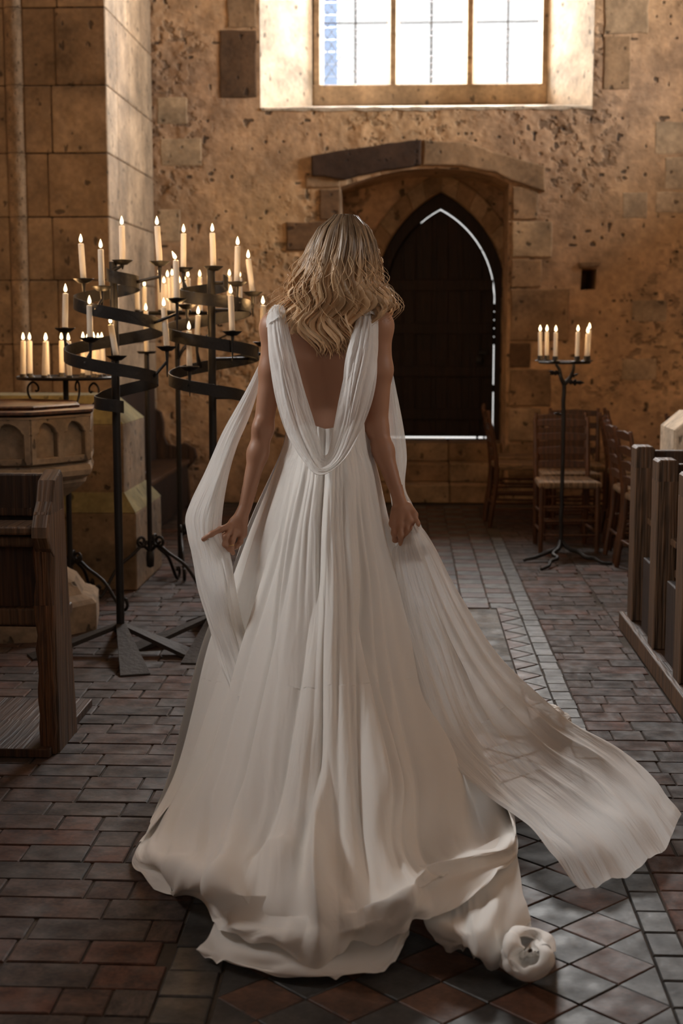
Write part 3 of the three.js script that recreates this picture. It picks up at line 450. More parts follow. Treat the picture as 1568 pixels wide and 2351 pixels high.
// rush-seated ladder-back chairs
function makeChair() {
  const c = new THREE.Group(), w = 0.19, d = 0.185, sh = 0.415;
  for (const s of [-1, 1]) {
    obj('front_leg', tubeTaper([[s * (w - 0.015), 0, d - 0.015], [s * (w - 0.015), sh + 0.005, d - 0.015]], [0.014, 0.017], 8), M.chairWood, c);
    obj('back_post', tubeTaper([[s * (w - 0.03), 0, -d - 0.035], [s * (w - 0.025), 0.40, -d + 0.01], [s * (w - 0.02), 0.82, -d - 0.055]], [0.015, 0.018, 0.012], 8, 10), M.chairWood, c);
    for (const y of [0.13, 0.25]) obj('side_rung', bar([s * (w - 0.018), y, d - 0.02], [s * (w - 0.028), y, -d], 0.009, 6), M.chairWood, c);
  }
  for (const y of [0.11, 0.2, 0.29]) obj('front_rung', bar([-w + 0.015, y, d - 0.015], [w - 0.015, y, d - 0.015], 0.009, 6), M.chairWood, c);
  obj('back_rung', bar([-w + 0.03, 0.16, -d - 0.01], [w - 0.03, 0.16, -d - 0.01], 0.009, 6), M.chairWood, c);
  obj('seat', slab(poly([[-w + 0.015, -d], [w - 0.015, -d], [w + 0.005, d], [-w - 0.005, d]]), 0, 0.042, 0.014, 0.4, 2).applyMatrix4(M4([0, sh + 0.03, 0], [Math.PI / 2, 0, 0])), M.rush, c);
  for (let k = 0; k < 4; k++) { const y = 0.5 + k * 0.088, z = -d + 0.006 - Math.pow((y - 0.4) / 0.42, 1.2) * 0.06; obj('slat', slab(poly([[-w + 0.03, 0], [0, -0.004], [w - 0.03, 0], [w - 0.03, 0.04], [0, 0.05], [-w + 0.03, 0.04]]), -0.006, 0.006, 0.002, 0.4).applyMatrix4(M4([0, y, z], [-0.12, 0, 0])), M.chairWood, c); }
  return c;
}
{
  const base = makeChair(); let first = true;
  const put = (x, z, turn, label) => { const c = first ? base : base.clone(); first = false; c.name = numbered('rush_chair'); c.position.set(x, 0, z); c.rotation.y = turn; scene.add(c); tag(c, label, 'chair', 'ladder-back chairs by the far wall'); };
  put(0.998, -8.99, 0.04, 'ladder-back rush chair facing the camera behind the slender candle stand');
  put(1.06, -9.52, 0.08, 'rush chair in the second row, directly behind the one at the candle stand');
  put(1.19, -10.04, 0.0, 'rush chair in the third row, two behind the candle stand');
  put(0.80, -10.66, 1.5, 'rush chair edge-on beside the foot of the door steps');
  put(0.79, -10.12, 1.62, 'rush chair edge-on at the aisle, nearer than the one by the steps');
  put(1.46, -8.16, 1.66, 'nearest edge-on rush chair, just beyond the end of the pew platform');
  put(1.45, -8.62, 1.6, 'second edge-on rush chair counted from the pew platform');
  put(1.5, -9.1, 1.55, 'third edge-on rush chair counted from the pew platform');
  put(1.55, -9.6, 1.6, 'fourth edge-on rush chair counted from the pew platform');
  put(1.64, -10.15, 1.5, 'fifth edge-on rush chair, closest to the rubble wall in its row');
  put(1.95, -8.4, 1.6, 'rush chair in the outer row, nearest the pale stone block');
  put(1.95, -8.95, 1.56, 'rush chair in the outer row, second behind the pale stone block');
  put(1.98, -9.5, 1.62, 'rush chair in the outer row, third behind the pale stone block');
}

// ---------------------------------------------------------------- wrought iron stands and their candles
const candleShapes = new Map();
const flameG = (() => { const p = []; for (let i = 0; i <= 14; i++) { const t = i / 14; p.push([0.0001 + 0.0078 * Math.pow(Math.sin(Math.PI * Math.pow(t, 0.62)), 0.9) * (1 - 0.25 * t), t * 0.036]); } return lathe(p, 12); })();
function candle(base, L, tilt, label, group, r = 0.0125, flameTilt = 0, power = 0.058) {
  const c = thing('candle', label, 'candle', base, 0, group); c.rotation.set(tilt[1] ?? 0, 0, tilt[0] ?? 0);
  const key = L.toFixed(3) + '|' + r; if (!candleShapes.has(key)) candleShapes.set(key, boxUV(new THREE.LatheGeometry([[0.0001, 0], [r * 1.0, 0], [r * 1.02, L * 0.3], [r * 0.98, L - 0.006], [r * 0.9, L - 0.002], [r * 0.55, L - 0.001], [0.0001, L - 0.004]].map(([a, b]) => new THREE.Vector2(a, b)), 20)));
  obj('wax', candleShapes.get(key), M.wax, c);
  obj('wick', bar([0, L - 0.005, 0], [0.0015, L + 0.009, 0], 0.0011, 5), M.wick, c);
  const f = new THREE.Mesh(flameG, M.flame); f.name = 'flame'; f.position.set(0, L + 0.004, 0); f.rotation.z = flameTilt - (tilt[0] ?? 0); c.add(f);
  const l = new THREE.PointLight(rgb(1, 0.56, 0.22), power); l.name = 'flame_glow'; l.position.set(0, L + 0.018, 0); l.castShadow = true; l.shadow.radius = 0.4; c.add(l);
  return c;
}
const panG = lathe([[0.004, -0.012], [0.02, -0.010], [0.034, 0], [0.044, 0.008], [0.0445, 0.0095], [0.034, 0.003], [0.016, -0.001], [0.0145, 0.012], [0.0132, 0.012], [0.0130, 0.0], [0.0001, 0.0]], 24);
// a pan seen at [x, y, z]; the spike below it passes through a lug on the band
function panOn(st, p, q, spike) {
  const g = obj('drip_pan', panG.clone().translate(...p), M.iron, st);
  obj('spike', tubeTaper([[p[0], p[1] - 0.008, p[2]], [p[0], p[1] - spike, p[2]]], [0.009, 0.002], 8), M.iron, st);
  if (q) obj('lug', bar([p[0], p[1] - spike * 0.45, p[2]], q, 0.007, 6), M.iron, st);
}
function spiralStand(x, z, top, turns, label, bandSpec, a0, feetTurn) {
  const s = thing('spiral_candelabrum', label, 'candle stand', [x, 0, z]);
  obj('pole', bar([0, 0.1, 0], [0, top, 0], 0.0175, 14), M.iron, s);
  // a flat strip coiled round the pole: radius and height follow the turns
  const N = 220, P = [], I = [], bh = 0.052, th = 0.005;
  const at = (t) => { const a = a0 - t * turns * TAU; const f = t * (bandSpec.length - 1), k = Math.min(bandSpec.length - 2, Math.floor(f)), e = sm(f - k); const R = lerp(bandSpec[k][0], bandSpec[k + 1][0], f - k), y = lerp(bandSpec[k][1], bandSpec[k + 1][1], f - k); return [Math.cos(a) * R, y, Math.sin(a) * R, Math.cos(a), Math.sin(a)]; };
  for (let i = 0; i <= N; i++) { const [X, Y, Z, nx, nz] = at(i / N); for (const [dr, dy] of [[th / 2, bh / 2], [th / 2, -bh / 2], [-th / 2, -bh / 2], [-th / 2, bh / 2]]) P.push(X + nx * dr, Y + dy, Z + nz * dr); }
  for (let i = 0; i < N; i++) for (let k = 0; k < 4; k++) { const a = i * 4 + k, b = i * 4 + (k + 1) % 4; I.push(a, b, a + 4, b, b + 4, a + 4); }
  I.push(0, 1, 2, 0, 2, 3); { const e = N * 4; I.push(e, e + 2, e + 1, e, e + 3, e + 2); }
  const g = new THREE.BufferGeometry(); g.setAttribute('position', new THREE.Float32BufferAttribute(P, 3)); g.setIndex(I); obj('spiral_band', boxUV(toCreasedNormals(g, 0.7), 0.3), M.iron, s);
  for (const t of [0.03, 0.36, 0.7, 0.985]) { const [X, Y, Z] = at(t); obj('stay', bar([X * 0.985, Y, Z * 0.985], [0, Y, 0], 0.007, 6), M.iron, s); }
  for (const [k, deg] of feetTurn.entries()) { // wedge feet of plate iron
    const f = new THREE.ExtrudeGeometry(poly([[0.012, 0.115], [0.012, 0.095], [0.36, 0], [0.40, 0], [0.40, 0.006]]), { depth: 1, bevelEnabled: false }); f.translate(0, 0, -0.5);
    const p = f.attributes.position; for (let i = 0; i < p.count; i++) p.setZ(i, p.getZ(i) * lerp(0.035, 0.11, clamp(p.getX(i) / 0.4))); f.computeVertexNormals(); f.scale(k ? 1 : 1.25, 1, k ? 1 : 1.1); f.rotateY(-deg * Math.PI / 180);
    obj('foot', boxUV(f, 0.3), M.rust, s);
  }
  s.userData.at = undefined; return { s, at };
}
const S1 = [-1.25, -6.05], S2 = [-0.866, -6.28];
const one = spiralStand(S1[0], S1[1], 1.672, 3.25, 'nearer black iron spiral candelabrum beside the font', [[0.035, 1.62], [0.12, 1.578], [0.17, 1.50], [0.205, 1.395], [0.215, 1.29], [0.19, 1.185], [0.10, 1.085], [0.05, 1.06]].map(([r, y]) => [r, y]), Math.PI * 0.72, [72, 22, 152, 262]);
const two = spiralStand(S2[0], S2[1], 1.648, 3.1, 'farther black iron spiral candelabrum just left of the bride', [[0.06, 1.60], [0.13, 1.545], [0.17, 1.49], [0.20, 1.385], [0.205, 1.28], [0.19, 1.17], [0.14, 1.08]].map(([r, y]) => [r, y]), Math.PI * 0.1, [92, 146, 12, 250]);
const onStand = (o, S, list, group) => {
  for (const [b, L, tilt, spike, label, ft] of list) {
    const p = [b[0] - S[0], b[1], b[2] - S[1]], R = Math.hypot(p[0], p[2]);
    let best = null, bd = 9; for (let i = 0; i <= 400; i++) { const q = o.at(i / 400), d = Math.hypot(q[0] - p[0], (q[1] - (p[1] - spike * 0.45)) * 1.4, q[2] - p[2]); if (d < bd) { bd = d; best = q; } }
    panOn(o.s, p, R < 0.03 ? null : [best[0], best[1], best[2]], R < 0.03 ? 0.03 : spike);
    candle([b[0], b[1] + 0.001, b[2]], L, [tilt, 0], label, group, 0.0125, ft ?? 0);
  }
};
onStand(one, S1, [
  [[-1.21, 1.67, -6.05], 0.152, 0, 0.03, 'white candle on the very top of the nearer spiral candelabrum'],
  [[-1.394, 1.595, -6.12], 0.158, 0.05, 0.10, 'left-leaning candle high on the left of the nearer spiral, second from its top'],
  [[-1.268, 1.557, -5.9], 0.160, 0.01, 0.10, 'candle in front of the nearer spiral just left of its pole top'],
  [[-1.48, 1.385, -6.12], 0.158, -0.04, 0.12, 'candle standing farthest out to the left on the nearer spiral'],
  [[-1.317, 1.346, -5.88], 0.142, 0, 0.12, 'candle on the middle turn of the nearer spiral, left of the pole'],
  [[-1.229, 1.269, -5.98], 0.142, 0.16, 0.10, 'strongly leaning candle beside the pole of the nearer spiral'],
  [[-1.046, 1.663, -6.02], 0.156, 0.06, 0.12, 'tall candle at the upper right of the nearer spiral, over the open gap'],
  [[-0.965, 1.508, -5.95], 0.166, 0.01, 0.12, 'candle on the right front of the nearer spiral with its flame blown left', 0.45],
  [[-1.015, 1.309, -5.98], 0.172, 0.06, 0.12, 'low candle at the right of the nearer spiral, crossed by the band above'],
], 'candles on the nearer spiral candelabrum');
onStand(two, S2, [
  [[-0.855, 1.653, -6.28], 0.154, 0.02, 0.03, 'white candle on the very top of the farther spiral candelabrum'],
  [[-0.997, 1.65, -6.34], 0.158, -0.02, 0.12, 'candle left of the top of the farther spiral, above the clustered flames'],
  [[-0.743, 1.583, -6.2], 0.162, -0.03, 0.12, 'candle right of the top of the farther spiral'],
  [[-0.692, 1.544, -6.36], 0.154, 0.12, 0.10, 'leaning candle high on the right of the farther spiral, near the hair'],
  [[-0.753, 1.372, -6.1], 0.164, 0.03, 0.12, 'candle in the middle of the farther spiral, right of its pole'],
  [[-0.942, 1.221, -6.12], 0.162, 0, 0.12, 'lowest candle at the left front of the farther spiral'],
  [[-0.953, 1.33, -6.42], 0.122, -0.06, 0.10, 'candle seen behind the band left of the pole of the farther spiral'],
  [[-0.641, 1.324, -6.3], 0.170, 0.0, 0.10, 'candle half hidden behind the bride\'s left shoulder'],
  [[-0.996, 1.489, -6.42], 0.112, 0.1, 0.09, 'short candle between the two spirals, behind the blown flame'],
], 'candles on the farther spiral candelabrum');
function scroll(c, r, turns, a0, plane = 'x', dir = 1) { const p = []; for (let i = 0; i <= 30; i++) { const t = i / 30, a = a0 + dir * t * turns * TAU, R = r * (1 - 0.8 * t); const u = Math.cos(a) * R, v = Math.sin(a) * R; p.push(plane === 'x' ? [c[0] + u, c[1] + v, c[2]] : [c[0], c[1] + v, c[2] + u]); } return p; }
function legScroll(ang, R, h) { // an arched strap foot ending in a curl, out along one direction
  const pts = [[0, h], [0.05, h + 0.035], [R * 0.35, h * 0.98], [R * 0.65, h * 0.7], [R * 0.85, h * 0.3], [R * 0.92, 0.03], [R, 0.008], [R * 1.08, 0.03], [R * 1.05, 0.07], [R * 0.99, 0.055]];
  return pts.map(([r, y]) => [Math.cos(ang) * r, y, Math.sin(ang) * r]);
}
function trayStand(pos, trayY, trayR, label, cands, group, angs, footR, cLen, kind) {
  const s = thing('tray_candle_stand', label, 'candle stand', [pos[0], 0, pos[1]]);
  obj('tray', lathe([[0.0001, trayY - 0.012], [trayR * 0.98, trayY - 0.012], [trayR, trayY - 0.004], [trayR, trayY + 0.004], [trayR * 0.96, trayY - 0.006], [0.0001, trayY - 0.006]], 40), M.iron, s);
  obj('pole', bar([0, 0.06, 0], [0, trayY - 0.01, 0], 0.0145, 12), M.iron, s);
  for (const a of angs) {
    obj('strap_foot', tube(legScroll(a, footR, 0.2), 0.0085, 50, 8), M.iron, s);
    const dx = Math.cos(a), dz = Math.sin(a);
    obj('foot_scroll', tube(scroll([0, 0, 0], 0.032, 1.6, Math.PI, 'x').map(([u, v]) => [dx * (u + 0.05), 0.25 + v, dz * (u + 0.05)]), 0.007, 40, 7), M.iron, s);
    obj('bracket', tube([[0.0, trayY - 0.28], [0.05, trayY - 0.2], [trayR * 0.62, trayY - 0.15], [trayR * 0.86, trayY - 0.1], [trayR * 0.88, trayY - 0.05], [trayR * 0.76, trayY - 0.028], [trayR * 0.64, trayY - 0.05], [trayR * 0.66, trayY - 0.075], [trayR * 0.71, trayY - 0.07]].map(([r, y]) => [dx * r, y, dz * r]), 0.0055, 50, 7), M.iron, s);
  }
  for (const [b, L, t, lab] of cands) {
    const p = [b[0] - pos[0], trayY - 0.006, b[2] - pos[1]];
    obj('cup', lathe([[0.024, 0], [0.024, 0.006], [0.017, 0.008], [0.016, 0.02], [0.0142, 0.02], [0.0140, 0.006], [0.0001, 0.006]], 16).translate(...p), M.iron, s);
    candle([b[0], trayY + 0.001, b[2]], L, [t, 0], lab, group, 0.0130, 0);
  }
  return s;
}
{ // tray behind the font
  const z0 = -7.02, f = (px, dz) => { const d = -(z0 + dz); return [(px - 938) * d / 3265 * 1.0, 1.4, z0 + dz]; };
  const ord = ['first', 'second', 'third', 'fourth', 'fifth', 'sixth', 'seventh', 'eighth', 'ninth', 'tenth', 'eleventh'];
  const L = [[48, 0.02], [64, -0.06], [98, 0.19], [104, 0.06], [139, -0.2], [156, 0.2], [189, -0.14], [199, 0.14], [216, -0.08], [226, 0.06], [236, -0.02]].map(([p, dz], i) => [f(p, dz), 0.176 + 0.006 * hash(i, 4), (hash(i, 9) - 0.5) * 0.05 + (i < 3 ? -0.03 : i > 7 ? 0.04 : 0), 'tray candle over the font, ' + ord[i] + ' from the left']);
  trayStand([f(147, 0)[0], z0], 1.153, 0.24, 'scrolled iron tray stand of eleven candles behind the stone font', L, 'candles on the tray above the font', [0.5, 3.4, 4.8], 0.34);
}
{ // tray beyond the spirals
  const z0 = -8.05, f = (px, dz) => { const d = -(z0 + dz); return [(px - 938) * d / 3265, 1.4, z0 + dz]; };
  const ord = ['first', 'second', 'third', 'fourth', 'fifth', 'sixth', 'seventh', 'eighth', 'ninth', 'tenth', 'eleventh', 'twelfth', 'thirteenth'];
  const L = [[262, 0.06, 0.158], [269, -0.06, 0.156], [318, 0.2, 0.15], [333, -0.2, 0.15], [371, 0.24, 0.205], [380, 0.10, 0.158], [388, -0.1, 0.2], [398, -0.24, 0.212], [414, 0.0, 0.162], [435, 0.22, 0.188], [462, -0.2, 0.205], [529, -0.1, 0.205], [554, 0.05, 0.192]].map(([p, dz, l], i) => [f(p, dz), l, (hash(i, 19) - 0.5) * 0.04, 'candle on the tray beyond the spirals, ' + ord[i] + ' from the left']);
  trayStand([f(408, 0)[0], z0], 1.478, 0.385, 'tall iron tray stand of candles beyond the two spirals', L, 'candles on the tray beyond the spirals', [0.25, 1.35, 5.2], 0.34);
}
{ // single tall pricket with arched scroll feet
  const z0 = -7.45, x0 = -1.372, s = thing('pricket_stand', 'slim iron pricket on three arched scroll feet between the spirals', 'candle stand', [x0, 0, z0]);
  obj('pole', bar([0, 0.14, 0], [0, 1.26, 0], 0.0135, 12), M.iron, s); obj('plate', lathe([[0.0001, 1.258], [0.042, 1.26], [0.05, 1.268], [0.05, 1.272], [0.0001, 1.266]], 24), M.iron, s);
  for (const a of [0.35, 2.3, 5.0]) { obj('strap_foot', tube(legScroll(a, 0.33, 0.21), 0.009, 50, 8), M.iron, s); const dx = Math.cos(a), dz = Math.sin(a); obj('foot_scroll', tube(scroll([0, 0, 0], 0.035, 1.5, Math.PI, 'x').map(([u, v]) => [dx * (u + 0.055), 0.27 + v, dz * (u + 0.055)]), 0.008, 40, 7), M.iron, s); }
  obj('collar', lathe([[0.0001, 0.12], [0.02, 0.13], [0.022, 0.17], [0.02, 0.21], [0.0001, 0.22]], 14), M.iron, s);
  candle([x0, 1.266, z0], 0.215, [0, 0], 'candle on the slim pricket, glimpsed behind the nearer spiral', null, 0.0125);
}
{ // candle stand of forged twigs at the right of the aisle
  const x0 = 0.925, z0 = -8.53, s = thing('twig_candle_stand', 'slender forged iron candle stand with twig feet and six candles', 'candle stand', [x0, 0, z0]);
  const r = rngOf(31);
  const pole = []; for (let i = 0; i <= 16; i++) pole.push([(r() - 0.5) * 0.006, 0.09 + i / 16 * 0.99, (r() - 0.5) * 0.006]); obj('pole', tubeTaper(pole, [0.013, 0.0125, 0.012, 0.013], 9, 60), M.iron, s);
  const twig = (p, rad, n = 40) => tubeTaper(p, rad, 8, n);
  const foot = (pts) => obj('twig_foot', twig(pts, [0.014, 0.013, 0.011, 0.009]), M.iron, s);
  foot([[0, 0.12, 0], [-0.03, 0.075, 0.02], [-0.08, 0.055, 0.03], [-0.12, 0.035, 0.02], [-0.17, 0.022, 0.05], [-0.21, 0.012, 0.04], [-0.225, 0.008, 0.05]]);
  foot([[0, 0.12, 0], [-0.02, 0.08, 0.06], [-0.055, 0.055, 0.10], [-0.035, 0.04, 0.16], [-0.08, 0.03, 0.22], [-0.10, 0.016, 0.3], [-0.15, 0.008, 0.36]]);
  foot([[0, 0.12, 0], [0.05, 0.075, 0.03], [0.10, 0.06, 0.04], [0.14, 0.035, 0.09], [0.19, 0.03, 0.10], [0.23, 0.012, 0.14], [0.29, 0.008, 0.15]]);
  obj('branch', twig([[0, 1.06, 0], [-0.02, 1.10, 0.01], [-0.03, 1.15, 0], [-0.05, 1.18, 0]], [0.014, 0.011, 0.009]), M.iron, s); obj('branch', twig([[0, 1.06, 0], [0.035, 1.10, 0.0], [0.05, 1.14, 0.01], [0.055, 1.18, 0]], [0.014, 0.011, 0.009]), M.iron, s);
  const leaf = (p, a, sc) => { const o = [[0, 0], [0.02, 0.018], [0.028, 0.008], [0.045, 0.024], [0.052, 0.01], [0.075, 0.012], [0.1, 0], [0.075, -0.014], [0.055, -0.01], [0.046, -0.026], [0.03, -0.01], [0.018, -0.018]]; return obj('iron_leaf', slab(poly(o), -0.003, 0.003, 0.001).applyMatrix4(M4(p, [0.5, 0, a], [sc, sc, sc])), M.iron, s); };
  leaf([-0.015, 1.12, 0.01], Math.PI - 0.25, 0.85); leaf([-0.02, 1.135, 0.0], Math.PI + 0.3, 0.7); leaf([0.02, 1.075, 0.01], -0.05, 1.0); leaf([0.03, 1.10, 0.0], 0.5, 0.6); leaf([-0.008, 0.88, 0.0], Math.PI - 0.2, 0.5);
  const RR = 0.147; obj('ring', new THREE.TorusGeometry(RR, 0.0075, 8, 48).rotateX(Math.PI / 2).translate(0, 1.19, 0), M.iron, s);
  const f = (px) => (px - 938) / 3265 * 8.55 - x0;
  const ordR = ['leftmost of the six', 'second from the left', 'third from the left', 'third from the right', 'second from the right', 'rightmost of the six'];
  [[1238, -1], [1255, -1], [1265, 1], [1313, 1], [1336, 1], [1345, -1]].forEach(([p, sg], i) => { const X = f(p), Z = sg * Math.sqrt(Math.max(0.0004, RR * RR - X * X)) * (Math.abs(X) > RR ? 0 : 1);
    obj('cup', lathe([[0.0001, 0], [0.032, 0.004], [0.034, 0.008], [0.018, 0.010], [0.0165, 0.036], [0.0145, 0.036], [0.0142, 0.012], [0.0001, 0.012]], 18).translate(X, 1.193, Z), M.iron, s);
    candle([x0 + X, 1.206, z0 + Z], [0.165, 0.165, 0.163, 0.165, 0.155, 0.178][i], [(i - 2.5) * -0.012 - 0.01, 0], 'candle on the twig stand at the right, ' + ordR[i], 'six candles on the twig stand', 0.0122); });
}

// ---------------------------------------------------------------- the bride
const bride = thing('person', 'person in a flowing white gown with long wavy fair hair, walking away', 'person', [0, 0, 0]);
M.skin = phys({ color: rgb(0.40, 0.205, 0.125), roughness: 0.5, sheen: 0.2, sheenRoughness: 0.6, sheenColor: rgb(1, 0.8, 0.7) });
M.silk = phys({ color: rgb(0.87, 0.85, 0.815), roughness: 0.8, transmission: 0.12, thickness: 0, sheen: 0.35, sheenRoughness: 0.45, sheenColor: rgb(1, 0.98, 0.95), bumpMap: crinkle, bumpScale: 0.006 });
M.silkSoft = phys({ color: rgb(0.87, 0.85, 0.815), roughness: 0.8, transmission: 0.15, thickness: 0, sheen: 0.35, sheenRoughness: 0.45, sheenColor: rgb(1, 0.98, 0.95) });
M.chiffon = phys({ color: rgb(0.89, 0.88, 0.86), roughness: 0.85, transmission: 0.3, thickness: 0, sheen: 0.35, sheenRoughness: 0.5, sheenColor: rgb(1, 0.98, 0.96), opacity: 0.93, transparent: true, bumpMap: crinkle, bumpScale: 0.003 });
M.sheer = phys({ color: rgb(0.84, 0.82, 0.8), roughness: 0.85, transmission: 0.3, thickness: 0, sheen: 0.3, sheenRoughness: 0.5, sheenColor: rgb(1, 1, 1), opacity: 0.82, transparent: true, bumpMap: crinkle, bumpScale: 0.004 });
function gn(x, y, s = 0) { return vnoise(x, y, 0, s) * 2 - 1; }
// a cloth: rows of points (each row any number, spread evenly), smoothed both ways, then pushed in and out along its normal by folds
function cloth(rows, nu, nv, fold, closed = false) {
  const curves = rows.map((r) => new THREE.CatmullRomCurve3(r.map(V), closed, 'catmullrom', 0.5));
  const base = []; const cols = [];
  for (let i = 0; i <= nu; i++) { const col = curves.map((c) => c.getPoint(Math.min(i / nu, closed ? i / nu : 1))); cols.push(new THREE.CatmullRomCurve3(col, false, 'catmullrom', 0.5)); }
  for (let i = 0; i <= nu; i++) for (let j = 0; j <= nv; j++) base.push(cols[i].getPoint(j / nv));
  const at = (i, j) => base[(closed ? (i + nu) % nu : clamp(i, 0, nu)) * (nv + 1) + clamp(j, 0, nv)];
  const P = new Float32Array((nu + 1) * (nv + 1) * 3), U = new Float32Array((nu + 1) * (nv + 1) * 2), I = [];
  for (let i = 0; i <= nu; i++) for (let j = 0; j <= nv; j++) {
    const du = at(i + 1, j).clone().sub(at(i - 1, j)), dv = at(i, j + 1).clone().sub(at(i, j - 1)), n = du.cross(dv).normalize();
    const [d, up = 0, side = 0] = [].concat(fold(i / nu, j / nv, at(i, j))); const p = at(i, j).clone().addScaledVector(n, d); p.y += up; p.x += side;
    const k = i * (nv + 1) + j; P.set([p.x, Math.max(p.y, 0.004), p.z], k * 3); U.set([i / nu * 2, j / nv * 2], k * 2);
  }
  for (let i = 0; i < nu; i++) for (let j = 0; j < nv; j++) { const a = i * (nv + 1) + j, b = a + nv + 1; I.push(a, b, a + 1, b, b + 1, a + 1); }
  let g = new THREE.BufferGeometry(); g.setAttribute('position', new THREE.BufferAttribute(P, 3)); g.setAttribute('uv', new THREE.BufferAttribute(U, 2)); g.setIndex(I);
  if (closed) { g.computeVertexNormals(); const n = g.attributes.normal; for (let j = 0; j <= nv; j++) { const a = j, b = nu * (nv + 1) + j, m = new THREE.Vector3(n.getX(a) + n.getX(b), n.getY(a) + n.getY(b), n.getZ(a) + n.getZ(b)).normalize(); n.setXYZ(a, m.x, m.y, m.z); n.setXYZ(b, m.x, m.y, m.z); } } else g.computeVertexNormals();
  return g;
}
const ridge = (x, y, s) => { const n = vnoise(x, y, 0, s); return Math.pow(1 - Math.abs(2 * n - 1), 1.3); };
const gown = new THREE.Group(); gown.name = 'gown'; bride.add(gown); tag(gown, 'white silk chiffon gown with draped low back and long train');
// skirt: back from left edge to right edge, then round the front
const front = (l, r, y, d, zf) => [];
const skirtRows = [
  [[-0.37, 1.106, -4.42], [-0.333, 1.105, -4.36], [-0.289, 1.103, -4.315], [-0.244, 1.093, -4.305], [-0.197, 1.103, -4.315], [-0.156, 1.109, -4.355], [-0.127, 1.11, -4.42], [-0.158, 1.105, -4.5], [-0.256, 1.102, -4.53], [-0.349, 1.101, -4.5]],
  [[-0.39, 1.021, -4.43], [-0.343, 1.025, -4.35], [-0.293, 1.027, -4.3], [-0.243, 1.026, -4.285], [-0.193, 1.028, -4.3], [-0.147, 1.027, -4.345], [-0.114, 1.023, -4.42], [-0.153, 1.014, -4.52], [-0.258, 1.011, -4.56], [-0.356, 1.014, -4.52]],
  [[-0.422, 0.935, -4.44], [-0.362, 0.944, -4.33], [-0.299, 0.95, -4.255], [-0.243, 0.949, -4.235], [-0.185, 0.95, -4.255], [-0.13, 0.946, -4.325], [-0.087, 0.941, -4.42], [-0.135, 0.924, -4.56], [-0.262, 0.917, -4.62], [-0.381, 0.923, -4.56]],
  [[-0.487, 0.782, -4.46], [-0.406, 0.802, -4.29], [-0.324, 0.815, -4.185], [-0.246, 0.817, -4.15], [-0.175, 0.816, -4.185], [-0.11, 0.805, -4.28], [-0.052, 0.789, -4.43], [-0.108, 0.76, -4.64], [-0.278, 0.748, -4.72], [-0.424, 0.758, -4.64]],
  [[-0.552, 0.599, -4.46], [-0.448, 0.637, -4.23], [-0.343, 0.66, -4.085], [-0.241, 0.668, -4.03], [-0.151, 0.663, -4.08], [-0.074, 0.642, -4.22], [-0.006, 0.607, -4.44], [-0.08, 0.557, -4.72], [-0.292, 0.537, -4.82], [-0.468, 0.557, -4.7]],
  [[-0.624, 0.39, -4.44], [-0.488, 0.454, -4.14], [-0.357, 0.494, -3.945], [-0.241, 0.509, -3.875], [-0.133, 0.5, -3.93], [-0.037, 0.463, -4.12], [0.071, 0.397, -4.44], [-0.02, 0.33, -4.8], [-0.306, 0.314, -4.93], [-0.48, 0.349, -4.76]],
  [[-0.668, 0.196, -4.36], [-0.512, 0.286, -4.01], [-0.368, 0.344, -3.79], [-0.238, 0.366, -3.7], [-0.112, 0.356, -3.75], [0.015, 0.301, -3.98], [0.182, 0.196, -4.4], [0.057, 0.125, -4.88], [-0.312, 0.117, -5.02], [-0.503, 0.167, -4.8]],
  [[-0.7, 0.054, -4.2], [-0.528, 0.156, -3.85], [-0.375, 0.225, -3.62], [-0.237, 0.25, -3.53], [-0.094, 0.247, -3.56], [0.064, 0.18, -3.8], [0.263, 0.062, -4.22], [0.133, -0.004, -4.84], [-0.303, -0.007, -5], [-0.521, 0.056, -4.82]],
  [[-0.722, 0.003, -3.9], [-0.547, 0.08, -3.65], [-0.385, 0.145, -3.44], [-0.234, 0.165, -3.36], [-0.078, 0.175, -3.36], [0.095, 0.121, -3.56], [0.298, 0.021, -3.92], [0.173, 0.004, -4.66], [-0.294, -0.012, -4.85], [-0.536, 0.013, -4.74]],
  [[-0.709, 0.03, -3.647], [-0.52, 0.1, -3.305], [-0.392, 0.17, -3.053], [-0.222, 0.17, -3.011], [-0.058, 0.19, -3.006], [0.11, 0.2, -3.159], [0.286, 0.09, -3.59], [0.169, 0.06, -4.378], [-0.275, 0.06, -4.571], [-0.53, 0.06, -4.499]],
  [[-0.714, 0.025, -3.596], [-0.524, 0.05, -3.338], [-0.415, 0.09, -3.035], [-0.215, 0.11, -2.918], [-0.047, 0.12, -2.948], [0.098, 0.15, -3.1], [0.292, 0.06, -3.604], [0.175, 0.04, -4.406], [-0.275, 0.04, -4.629], [-0.539, 0.04, -4.526]],
  [[-0.719, 0.015, -3.584], [-0.523, 0.02, -3.363], [-0.441, 0.03, -3.053], [-0.226, 0.035, -2.93], [-0.055, 0.035, -2.966], [0.071, 0.11, -3.064], [0.292, 0.06, -3.557], [0.179, 0.02, -4.439], [-0.277, 0.02, -4.687], [-0.549, 0.02, -4.563]],
];
const bump2 = (u, v, cu, cv, su, sv) => Math.exp(-(((u - cu) / su) ** 2) - (((v - cv) / sv) ** 2));
